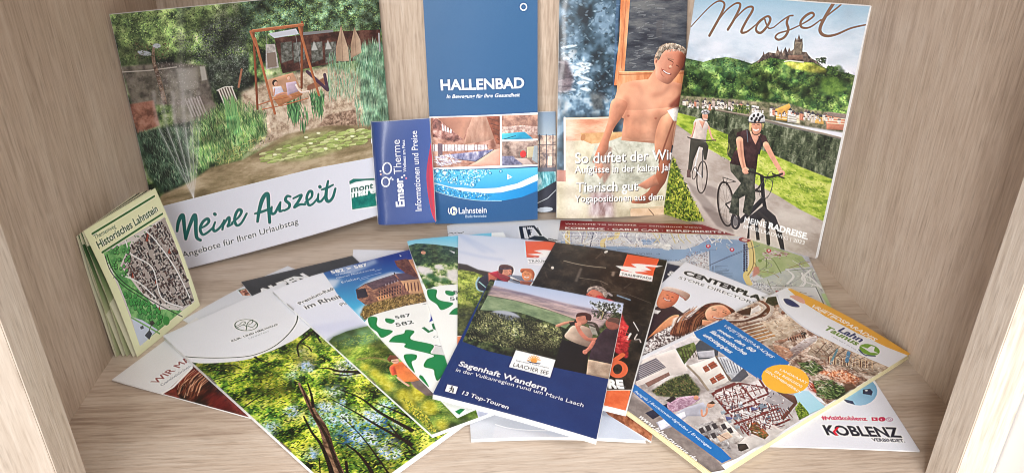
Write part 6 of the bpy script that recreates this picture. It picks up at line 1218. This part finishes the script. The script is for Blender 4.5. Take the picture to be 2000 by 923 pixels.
def art_lahn():
    A = Art(PT['lahn'], (222, 224, 232), 4200)
    def g(x, y): return (1220 + x / 3.26, 640 + y / 3.26)
    def r(x, y): return (1400 + x / 4.013, 550 + y / 4.013)
    def s(x, y): return (1440 + x / 3.549, 640 + y / 3.549)
    A.vol = .8
    # upper picture: ornate hall
    up = [r(420, 130), r(470, 110), r(560, 250), r(760, 390), r(1000, 500), r(1200, 600), r(1350, 668), s(620, 530), r(560, 640), r(0, 300), r(100, 200)]
    A.poly(up, A.nz([(110, 82, 70), (168, 140, 124), (206, 184, 168), (230, 216, 204)], 9, con=1.2))
    A.poly([r(280, 330), r(600, 270), r(700, 350), r(560, 440), r(420, 500), r(300, 400)], A.nz([(150, 130, 112), (192, 172, 150), (212, 196, 178)], 10), .9, 3)
    for rx, ry in ((150, 60), (120, 44), (98, 32)):
        t = np.linspace(-1.2, 1.9, 14); A.line([r(270 + rx * math.cos(a) * 1.1, 210 + ry * math.sin(a) * 1.6) for a in t], 5, random.choice([(110, 60, 46), (206, 190, 180)]), .95, True)
    A.line([r(40, 310), r(200, 310), r(330, 270), r(400, 210)], 4.4, (84, 44, 36), 1, True); A.line([r(60, 300), r(200, 296), r(310, 260)], 3, (216, 200, 190), 1, True); A.poly([r(150, 235), r(270, 195), r(262, 260), r(205, 262)], (70, 40, 34)); A.poly([r(270, 215), r(330, 180), r(350, 220), r(270, 250)], (226, 218, 216))
    for i in range(6): A.line([r(180 + i * 26, 350 + i * 22), r(330 + i * 24, 310 + i * 22)], 3.6, (110 + 14 * i, 70 + 10 * i, 56), .8); A.line([r(185 + i * 26, 360 + i * 22), r(330 + i * 24, 322 + i * 22)], 2, (222, 206, 192), .8)
    A.poly([r(480, 590), r(700, 440), r(780, 420), r(790, 450), r(560, 625)], A.lg(r(600, 480), (206, 196, 196), r(660, 540), (130, 112, 110))); A.line([r(470, 470), r(560, 450), r(690, 405)], 6, (150, 110, 92), 1, True)
    for i in range(8): A.line([r(560 + i * 18, 440 - i * 4), r(566 + i * 18, 460 - i * 4)], 2, (76, 44, 40))
    A.ell(*r(680, 405), 6, 3, (36, 26, 26), -10); A.ell(*r(520, 225), 11, 7, (176, 160, 152), 30); A.ell(*r(520, 240), 4, 4, (120, 60, 46)); A.poly([r(400, 120), r(470, 112), r(500, 170), r(440, 190), r(380, 160)], A.nz([(30, 28, 22), (66, 58, 44)], 5)); A.poly([r(430, 480), r(560, 520), r(600, 570), r(520, 640)], A.nz([(150, 100, 78), (206, 160, 130)], 5), .8)
    A.poly([r(800, 430), r(1340, 668), r(1220, 740), r(900, 640), r(700, 560), r(780, 470)], A.nz([(116, 94, 80), (164, 144, 126), (200, 182, 162)], 6, ax=2))
    for i in range(9): A.line([r(800 + i * 52, 450 + i * 22), r(880 + i * 50, 560 + i * 18)], 1.3, (206, 190, 172), .8); A.line([r(780 + i * 45, 560 + i * 12), r(860 + i * 50, 470 + i * 20)], 1.3, (84, 62, 52), .8)
    for i in range(7): x = 880 + i * 50; y = 640 + i * 5; A.line([r(x, y), r(x + 4, y - 50), r(x + 36, y - 46), r(x + 38, y + 8)], 2.4, (206, 180, 150), .9, True); A.line([r(x - 6, y), r(x - 4, y - 50)], 1.6, (104, 60, 44))
    A.line([r(945, 530), r(890, 640)], 3, (96, 130, 140)); A.line([r(1035, 550), r(1018, 625)], 5, (84, 130, 160))
    A.poly([r(780, 700), r(1000, 690), r(1130, 760), r(1060, 820), r(900, 760)], A.nz([(130, 60, 36), (206, 120, 76), (236, 190, 160)], 3, con=1.5), .9, 2); A.poly([r(720, 780), r(800, 820), (r(790, 880)), r(720, 840)], A.nz([(120, 30, 24), (206, 90, 60)], 3), .9, 2)
    for q, n in (([r(640, 640), r(760, 620), r(830, 680), r(760, 730), r(680, 690)], 200), ([r(760, 780), r(900, 770), r(1040, 850), r(960, 923), r(800, 900)], 420)): A.poly(q, (24, 40, 20), .9, 2); A.dabs(q, n, 9, 2, [(44, 70, 34), (84, 110, 60), (26, 40, 22), (130, 150, 96)], -50, 60)
    A.poly([r(990, 800), r(1060, 790), r(1100, 830), r(1010, 860)], (84, 60, 46), .9, 1); A.poly([r(600, 870), r(720, 850), r(800, 910), r(660, 940)], (0, 0, 0), .0)
    A.vol = 0
    A.dabs([r(300, 330), r(460, 150), r(700, 380), r(1000, 520), r(1300, 670), s(560, 500), r(560, 640)], 600, 7, 1.3, [(84, 54, 44), (236, 222, 210), (176, 134, 112), (236, 226, 216)], -35, 60, .7)
    # white sweep and orange head band
    A.poly([r(x, y) for x, y in ((450, 45), (560, 40), (800, 200), (1100, 380), (1530, 560), (1530, 600), (1350, 668), (1200, 605), (1000, 520), (800, 420), (660, 340), (560, 250), (480, 160))], (226, 228, 236), sm=False); A.line([r(470, 100), r(500, 190), r(570, 262), (r(680, 350)), r(800, 420)], 3, (210, 212, 222), 1, True)
    A.poly([r(x, y) for x, y in ((555, 55), (600, 52), (800, 110), (1200, 330), (1530, 550), (1510, 580), (1330, 510), (1100, 400), (850, 270), (690, 170), (620, 110))], (226, 168, 66))
    A.poly([r(500, 0), r(1600, 540), r(1600, 560), r(1530, 555), r(1200, 345), r(850, 170), r(600, 60), r(520, 30)], (226, 168, 66))
    A.text('VRIJETIJDSPARADIJS', r(735, 192), r(1238, 466), (246, 236, 210), k=1.0, bold=.03, shear=.2)
    t = np.linspace(0, 1, 8)
    A.poly([r(525, 132), r(570, 135), r(620, 165), r(650, 195), r(600, 195), r(550, 175), r(528, 150)], (40, 44, 100), sm=True); A.poly([r(570, 112), r(620, 105), r(680, 135), r(690, 168), r(650, 160), r(600, 132)], (214, 160, 146), sm=True)
    A.text('Lahn', r(945, 382), r(1126, 474), (40, 60, 110), k=1.1, bold=.03, shear=.15); A.text('Taunus', r(838, 368), r(1096, 500), (110, 140, 60), k=1.0, bold=.03, shear=.15); A.text('VERLIEBT IN DIE LAHN', r(893, 425), r(1170, 585), (150, 152, 160), k=.7)
    A.ell(*r(1197, 530), 20.5, 10.5, (116, 158, 52), 14); A.poly([r(1120, 500), r(1180, 520), r(1210, 500), r(1240, 510), r(1230, 540), r(1270, 560), r(1200, 550)], (226, 228, 232)); A.line([r(1115, 530), r(1160, 570), r(1240, 580)], 2.6, (40, 60, 110), 1, True)
    A.vol = .7
    # lower picture: half-timbered houses
    lo = [g(60, 360), g(110, 215), g(200, 160), g(460, 60), g(620, 180), g(860, 330), s(380, 455), s(500, 560), s(430, 630), g(700, 830), g(560, 760), g(340, 610)]
    A.poly([g(-40, 280), g(470, 30), g(860, 300), s(620, 530), s(0, 900), g(660, 850), g(500, 923), g(0, 540)], A.nz([(150, 140, 138), (186, 178, 176), (212, 206, 206)], 20))
    A.poly([g(20, 240), g(430, 50), g(470, 60), g(480, 80), g(120, 210), g(60, 260)], (222, 216, 218)); A.poly([g(120, 200), g(320, 130), g(400, 240), g(400, 270), g(80, 370), g(60, 310)], (222, 212, 208))
    A.poly([g(90, 240), g(200, 190), g(265, 250), g(70, 340), g(66, 300)], (96, 90, 100)); 
    for i in range(7): A.line([g(85 + i * 2, 255 + i * 11), g(205 + i * 9, 200 + i * 8)], 1.2, (170, 164, 170))
    A.poly([g(130, 350), g(280, 280), g(290, 300), g(150, 375)], (130, 96, 88)); A.poly([g(325, 130), g(440, 90), g(465, 130), g(380, 230)], A.nz([(44, 54, 26), (90, 104, 50), (120, 130, 76)], 5))
    for i in range(5): A.line([g(360 + i * 20, 130 + i * 2), g(380 + i * 20, 200 - i * 5)], 1.6, (60, 50, 36), .7)
    A.poly([g(450, 110), g(480, 75), g(600, 130), g(590, 190), g(470, 200)], (70, 74, 84)); A.poly([g(460, 150), g(570, 140), g(575, 185), g(475, 190)], (186, 186, 196))
    A.poly([g(400, 240), g(580, 180), g(680, 320), g(640, 350), g(530, 390)], (226, 220, 214)); A.line([g(400, 240), g(470, 310), g(530, 392)], 4, (150, 136, 120)); A.line([g(585, 180), g(672, 330)], 4.6, (120, 104, 92))
    A.poly([g(590, 185), g(680, 180), g(760, 260), g(690, 330), g(650, 290)], A.nz([(176, 180, 190), (214, 216, 222)], 5)); 
    for i in range(7): A.line([g(610 + i * 20, 190 + i * 6), g(650 + i * 16, 280 + i * 1)], 1.2, (110, 110, 124))
    for x, y in ((495, 250), (540, 325)): A.poly([g(x, y), g(x + 70, y - 40), g(x + 100, y - 10), g(x + 20, y + 32)], (156, 84, 62)); A.line([g(x + 30, y - 16), g(x + 52, y + 12)], 2, (236, 226, 220)); A.line([g(x + 8, y + 10), g(x + 88, y - 26)], 1.2, (96, 50, 40))
    A.poly([g(670, 340), g(760, 250), g(790, 300), g(740, 340)], (84, 84, 94)); 
    # timber frames
    A.poly([g(560, 420), g(860, 330), g(900, 380), g(960, 420), s(180, 340), s(420, 520), s(300, 690), g(800, 680), g(640, 540)], A.nz([(186, 176, 176), (216, 210, 210)], 8))
    R = (112, 52, 50)
    for p in (((560, 420), (650, 525), (800, 690)), ((560, 415), (730, 350), (900, 380)), ((650, 525), (820, 455), (960, 400)), ((730, 350), (820, 460)), ((640, 545), (860, 480)), ((860, 330), (900, 390), (980, 520)), ((700, 610), (900, 540), (1000, 500)), ((800, 690), (960, 620), (1050, 580)), ((580, 400), (700, 350)), ((820, 455), (960, 640))): A.line([g(*q) for q in p], 3.6, R)
    for i in range(8): x = 600 + i * 34; A.line([g(x, 430 - i * 10), g(x + 30, 500 - i * 12)], 1.7, (130, 72, 68)); A.line([g(x - 10, 460 - i * 9), g(x + 110, 425 - i * 9)], 1.4, (140, 100, 96))
    for i in range(7): x = 720 + i * 32; A.line([g(x, 600 - i * 8), g(x + 36, 670 - i * 10)], 1.7, R)
    for i in range(12): a, b = random.uniform(600, 900), random.uniform(400, 640); A.poly([g(a, b), g(a + 26, b - 10), g(a + 36, b + 8), g(a + 10, b + 20)], random.choice([(150, 160, 170), (96, 104, 116), (206, 210, 214)])); 
    for x, y in ((640, 560), (800, 500)): A.poly([g(x, y), g(x + 60, y + 12), g(x + 10, y + 30)], (76, 80, 130), .9); A.poly([g(x + 45, y - 5), g(x + 100, y - 20), g(x + 110, y + 10), g(x + 62, y + 24)], (120, 130, 144))
    A.poly([s(190, 500), s(240, 425), s(420, 500), s(330, 620), s(280, 560)], (166, 160, 164), 1); A.poly([s(240, 420), s(430, 480), s(425, 510), s(320, 640), s(300, 620), s(390, 520)], (96, 66, 58))
    for i in range(7): A.line([s(210 + i * 22, 520 + i * 8), s(250 + i * 22, 640 - i * 4)], 1.6, R); A.line([s(170 + i * 14, 560 + i * 22), s(290 + i * 6, 530 + i * 24)], 1.6, R)
    A.poly([s(395, 455), s(500, 500), s(610, 545), s(500, 600), s(430, 630), s(420, 520)], (176, 206, 214)); A.poly([s(400, 560), s(430, 510), s(480, 560), s(500, 600), s(430, 636)], A.nz([(80, 104, 30), (130, 156, 56)], 4)); A.dabs([s(400, 545), s(430, 505), s(500, 590), s(430, 636)], 90, 5, 2, [(96, 124, 36), (150, 170, 70), (60, 80, 26)])
    A.poly([s(220, 640), s(300, 700), s(340, 690), s(240, 790), s(60, 850), s(0, 820), s(-10, 780), s(180, 700)], (206, 200, 196), .9, 1)
    A.poly([s(60, 660), s(140, 650), s(220, 740), s(190, 770), s(100, 730)], A.nz([(70, 74, 36), (120, 96, 56), (170, 90, 60)], 3)); A.poly([s(0, 800), s(60, 800), s(80, 830), s(10, 850)], (50, 46, 44))
    A.poly([g(560, 590), g(620, 560), g(760, 700), g(720, 740), g(640, 720)], A.nz([(132, 120, 116), (190, 182, 178), (214, 210, 206)], 8)); A.poly([g(440, 620), g(560, 590), g(660, 720), g(680, 780), g(560, 750)], A.nz([(110, 104, 106), (206, 204, 204)], 6)); [A.poly([g(x, y), g(x + 26, y - 10), g(x + 44, y + 22), g(x + 18, y + 32)], (64, 58, 62)) for x, y in ((470, 640), (510, 625), (552, 612), (500, 690), (545, 672), (610, 615), (650, 640))]; A.poly([g(585, 690), g(660, 655), g(690, 690), g(610, 725)], (206, 180, 160)); A.line([g(600, 675), g(650, 705)], 1.6, (110, 50, 44)); A.poly([g(720, 760), g(770, 735), g(790, 765), g(740, 785)], (60, 50, 46))
    hd = [g(170, 400), g(300, 320), g(400, 290), g(480, 390), g(470, 430), g(300, 440), g(210, 430)]
    A.poly(hd, A.nz([(30, 36, 22), (60, 70, 38), (96, 100, 60)], 4), 1, 1.5); A.dabs(hd, 220, 5, 2, [(50, 60, 30), (90, 100, 56), (120, 104, 70), (26, 30, 20)])
    A.dabs([g(560, 425), g(730, 352), g(900, 385), s(180, 350), s(410, 520), s(300, 680), g(800, 690)], 150, 6, 2.0, [(112, 52, 50), (92, 96, 110), (226, 222, 222), (60, 50, 56), (140, 130, 134)], 20, 70)
    A.dabs([g(560, 420), g(730, 350), g(960, 620), g(800, 690)], 120, 13, 1.6, [(96, 40, 40), (112, 52, 50)], -25, 8); A.dabs([g(560, 420), g(730, 350), g(960, 620), g(800, 690)], 90, 11, 1.6, [(96, 40, 40), (230, 226, 226)], 55, 8)
    # visitors and street
    A.poly([g(40, 420), g(520, 760), g(640, 900), g(520, 923), g(-60, 520)], A.nz([(122, 112, 110), (146, 136, 132)], 16)); A.poly([g(430, 500), g(520, 560), g(470, 640), g(380, 560)], (176, 170, 170), .7, 3)
    A.poly([g(130, 540), g(270, 480), g(290, 520), g(180, 580)], (40, 42, 62)); A.poly([g(x, y) for x, y in ((270, 480), (330, 445), (440, 430), (480, 450), (400, 500), (300, 535))], A.nz([(150, 110, 134), (206, 176, 196)], 3), sm=True); A.ell(*g(455, 442), 5, 4.4, (196, 140, 116)); A.poly([g(262, 460), g(310, 430), g(330, 450), g(290, 475)], (40, 30, 34))
    A.poly([g(x, y) for x, y in ((380, 510), (500, 470), (520, 500), (490, 560), (400, 560), (330, 620), (230, 650), (200, 600), (330, 540))], (176, 176, 190), sm=False); A.poly([g(210, 600), g(380, 530), g(390, 560), g(230, 650)], (226, 226, 238)); A.ell(*g(548, 488), 8, 5.5, (206, 150, 122), -20); A.poly([g(530, 478), g(560, 462), g(580, 478), g(560, 484)], (70, 52, 42)); A.line([g(490, 520), g(495, 560), g(520, 545), g(525, 510)], 3, (206, 150, 124), 1, True)
    A.vol = 0
    # blue bands
    BL = (30, 108, 178)
    A.poly([g(440, 25), r(60, 290), r(570, 640), s(340, 245), s(130, 345), r(340, 770), r(150, 640), g(480, 60)], BL); A.poly([g(440, 28), r(10, 320), r(45, 300), r(570, 632), r(490, 720), r(350, 770), g(460, 60)], BL)
    A.poly([r(660, 850), r(720, 855), s(610, 545), s(500, 590), r(600, 880)], A.lg(r(660, 860), (176, 214, 232), s(600, 540), (160, 206, 222)))
    A.poly([g(50, 345), g(400, 610), g(620, 770), g(680, 830), g(620, 858), g(300, 625), g(40, 395)], BL)
    wt = (240, 242, 248)
    A.text('VRIJETIJDSPARADIJS', r(48, 345), r(432, 598), wt, k=.8, bold=.012, shear=.2); A.text('meer dan 80', r(0, 378), r(285, 553), wt, k=.8, bold=.03, shear=.2)
    A.text('fantastische', g(540, 24), g(765, 172), wt, k=.8, bold=.03, shear=.2); A.text('uitstapjes', g(495, 45), g(672, 163), wt, k=.8, bold=.03, shear=.2)
    A.ell(*s(333, 353), 47, 28, (238, 178, 60), 8); A.text('LANDKAART', s(292, 290), s(478, 388), wt, k=1.0, bold=.02); A.text('EN REISGIDS', s(255, 305), s(443, 412), wt, k=.95, bold=.02); A.text('GECOMBINEERD!', s(190, 298), s(432, 452), wt, k=.95, bold=.02)
    A.text('Reisgids | Bezienswaardigheden | Ervaringen', g(60, 405), g(545, 768), wt, k=.85, bold=.008, shear=.1); A.text('www.lahn-taunus.de', g(85, 565), g(445, 850), (236, 236, 240), k=.95, bold=.02, shear=.15)
    return A
def art_koblenz():
    A = Art(PT['koblenz'], (226, 228, 238), 3500)
    def s(x, y): return (1440 + x / 3.549, 640 + y / 3.549)
    A.ell(*s(850, 440), 34, 27, A.lg(s(850, 380), (120, 170, 206), s(850, 530), (150, 192, 220)), -4); A.poly([s(870, 425), s(920, 420), s(940, 440), s(930, 465), s(870, 455)], (40, 50, 84)); A.ell(*s(895, 432), 3, 1.4, (226, 230, 240)); A.poly([s(730, 490), s(800, 505), s(815, 530), s(760, 515)], (50, 60, 96)); A.line([s(920, 425), s(925, 462)], 2.4, (40, 50, 84))
    P = (196, 50, 96)
    A.text('#visitkoblenz', s(590, 632), s(905, 640), P, k=1.0, bold=.03); A.poly([s(930, 617), s(972, 618), s(975, 642), s(933, 641)], P); A.poly([s(943, 622), s(962, 630), s(945, 637)], (240, 236, 240)); A.ell(*s(1003, 630), 7, 4.4, P); A.text('f', s(998, 638), s(1008, 638), (240, 236, 240), k=.8, bold=.04)
    t = np.linspace(0, 6.28, 16); A.line([s(1055 + 22 * math.cos(a), 632 + 13 * math.sin(a)) for a in t], 1.4, (196, 150, 176)); A.line([s(1055 + 9 * math.cos(a), 632 + 6 * math.sin(a)) for a in t], 1.1, (196, 150, 176))
    A.text('KOBLENZ', s(622, 738), s(1146, 756), (46, 48, 66), k=1.2, bold=.03); A.poly([s(662, 715), s(690, 685), s(708, 685), s(680, 718), s(702, 744), s(682, 744)], (206, 40, 70)); A.text('VERBINDET.', s(940, 782), s(1165, 790), (46, 48, 66), k=1.05, bold=.02)
    return A

# ================================================================== build every sheet
M = dict
brochure('magazine', 'square spa magazine with garden swing, titled Meine Auszeit, leaning in left back corner', 'magazine', PT['meine'], art_meine(), thick=.0028, pages=3, wav=.18)
brochure('booklet', 'small blue booklet with sideways lettering Emser Therme, standing by the back wall', 'booklet', PT['emser'], art_emser(), thick=.0022, pages=4, rough=.35, coat=.8, wav=.2, crough=.16, staples=(.16, .72), fan=.003)
brochure('leaflet', 'tall blue swimming pool leaflet titled HALLENBAD, standing at the middle of the back wall', 'leaflet', PT['hallen'], art_hallen(), thick=.0016, pages=2, wav=.12)
brochure('leaflet', 'narrow visible strip of a pool leaflet standing half hidden behind the blue HALLENBAD leaflet', 'leaflet', PT['behind'], art_behind(), thick=.001, pages=1)
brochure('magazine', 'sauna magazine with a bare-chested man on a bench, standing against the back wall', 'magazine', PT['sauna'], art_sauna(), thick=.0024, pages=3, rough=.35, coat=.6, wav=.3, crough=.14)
brochure('magazine', 'cycling magazine titled Mosel with two cyclists by a river, leaning in the right back corner', 'magazine', PT['mosel'], art_mosel(), thick=.005, pages=4, wav=.18, over=(.004, 0), fan=.001)
# folded map with its leaves
hr = root('folded_map', 'pale yellow folded town map titled Historisches Lahnstein, standing against the left wall', 'map', PT['hist'].at(.5, 1))
Ah = art_hist(); Ah.grain(2.5, 1); side = art_side()
m_h = printed('hist_print', Ah.image('hist_print'), .5, .1, .2); m_s = printed('side_print', side.image('side_print'), .55, .05, .2)
sheet('front_leaf', PT['hist'], 0, .0002, [m_h, cream_paper], hr)
fl = hb_r - hb_l; tl = ht_r - ht_l
for k_, (px, bow, tt) in enumerate((((260, 697), -.0015, .15), ((247, 696), .002, .3), ((240, 696), -.002, .45), ((229, 696), .002, .7), ((226, 697), -.001, 1.0))):
    bl_ = on_z(px, .0005); bl_[0] = max(bl_[0], XL + .002); tl_ = ht_l + np.array([-.0009 * (k_ + 1), -.0004 * (k_ + 1), -.0006 * (k_ + 1)])
    f2 = fl * np.array([1 - .10 * (k_ + 1), 1, 1])
    pp_ = Patch(tl_, tl_ + tl * np.array([1 - .09 * (k_ + 1), 1, 1]) * .99, bl_ + f2 * .99, bl_, bend=lambda u, v, bow=bow: bow * np.sin(np.pi * v) * (1 + .3 * np.sin(6 * v)))
    sheet('inner_leaf', pp_, 0, .0002, [m_s if k_ % 2 else cream_paper, m_s if k_ % 2 == 0 else cream_paper] if k_ < 4 else [cream_paper, cream_paper], hr, nu=8, nv=16)
brochure('card', 'white card with dark red hair picture and words WIR MACHEN, lying nearest the left wall', 'card', PT['wir'], art_wir(), thick=.0007, pages=1)
brochure('leaflet', 'pale grey leaflet with tiny picture, lying between the folded town map and the black leaflet', 'leaflet', PT['leaf'], art_leaf(), thick=.0006, pages=1)
brochure('leaflet', 'black leaflet with white capital letters, lying behind the white leaflet about the Rhine', 'leaflet', PT['black'], art_black(), thick=.0008, pages=1, edge=grey_paper)
brochure('sheet', 'blank white sheet peeking out behind the blue leaflet with the castle', 'paper', PT['plain'], art_plain(), thick=.0005, pages=1)
brochure('brochure', 'large forest canopy brochure with white head, titled Kur- und Heilwald, lying at front left', 'brochure', PT['kur'], art_kur(), thick=.0030, pages=3, over=(.004, .004), staples=(.3, .7))
brochure('leaflet', 'white and green leaflet with child in orange shirt among yellow flowers', 'leaflet', PT['premium'], art_premium(), thick=.0018, pages=3, wav=.3, over=(.0, .003), staples=(.12, .66))
brochure('leaflet', 'leaflet with castle under deep blue sky above green wave pattern, numbered 582 > 587', 'leaflet', PT['castle'], art_castle(), thick=.0014, pages=2)
brochure('leaflet', 'narrow green wave leaflet with white blossoms, partly under the meadow hikers brochure', 'leaflet', PT['fest'], art_fest(), thick=.0014, pages=2)
brochure('leaflet', 'white leaflet with black castle tower drawing, lying flat below the blue pool leaflet', 'leaflet', PT['tower'], art_tower(), thick=.0007, pages=1)
brochure('city_map', 'city map with dark red head band reading WELCOME TO KOBLENZ, lying at back right', 'map', PT['map'], art_map(), thick=.0012, pages=2)
brochure('leaflet', 'navy leaflet with white ampersand and brown photo, mostly under the dark forest brochure', 'leaflet', PT['navy'], art_navy(), thick=.0012, pages=2)
brochure('leaflet', 'blank pale leaflet sticking out below the blue hiking booklet at front centre', 'leaflet', PT['under'], art_under(), thick=.0024, pages=2)
brochure('leaflet', 'white visitor card with round blue picture, reading KOBLENZ VERBINDET, at front right', 'leaflet', PT['koblenz'], art_koblenz(), thick=.0007, pages=1)
brochure('leaflet', 'store directory with smiling man in cap and long-haired woman, titled CENTERPLAZA', 'leaflet', PT['center'], art_center(), thick=.0016, pages=2)
brochure('booklet', 'large travel booklet with half-timbered houses, blue bands and orange oval, lying at front right', 'booklet', PT['lahn'], art_lahn(), thick=.0036, pages=4, edge=yellow_paper, over=(.0, .0), fan=.002, wav=.3)
brochure('brochure', 'hiking brochure with two hikers on green meadow under pale sky and orange logo', 'brochure', PT['traum'], art_traum(), thick=.0020, pages=2, wav=.3)
brochure('brochure', 'dark forest hiking brochure with hiker in red and orange TRAUMPFADE logo', 'brochure', PT['dark'], art_dark(), thick=.0036, pages=4, wav=.3, over=(.004, .004))
brochure('booklet', 'blue hiking booklet titled Sagenhaft Wandern, lying on top of the pile at front centre', 'booklet', PT['laacher'], art_laacher(), thick=.0030, pages=4, over=(.0, .006))
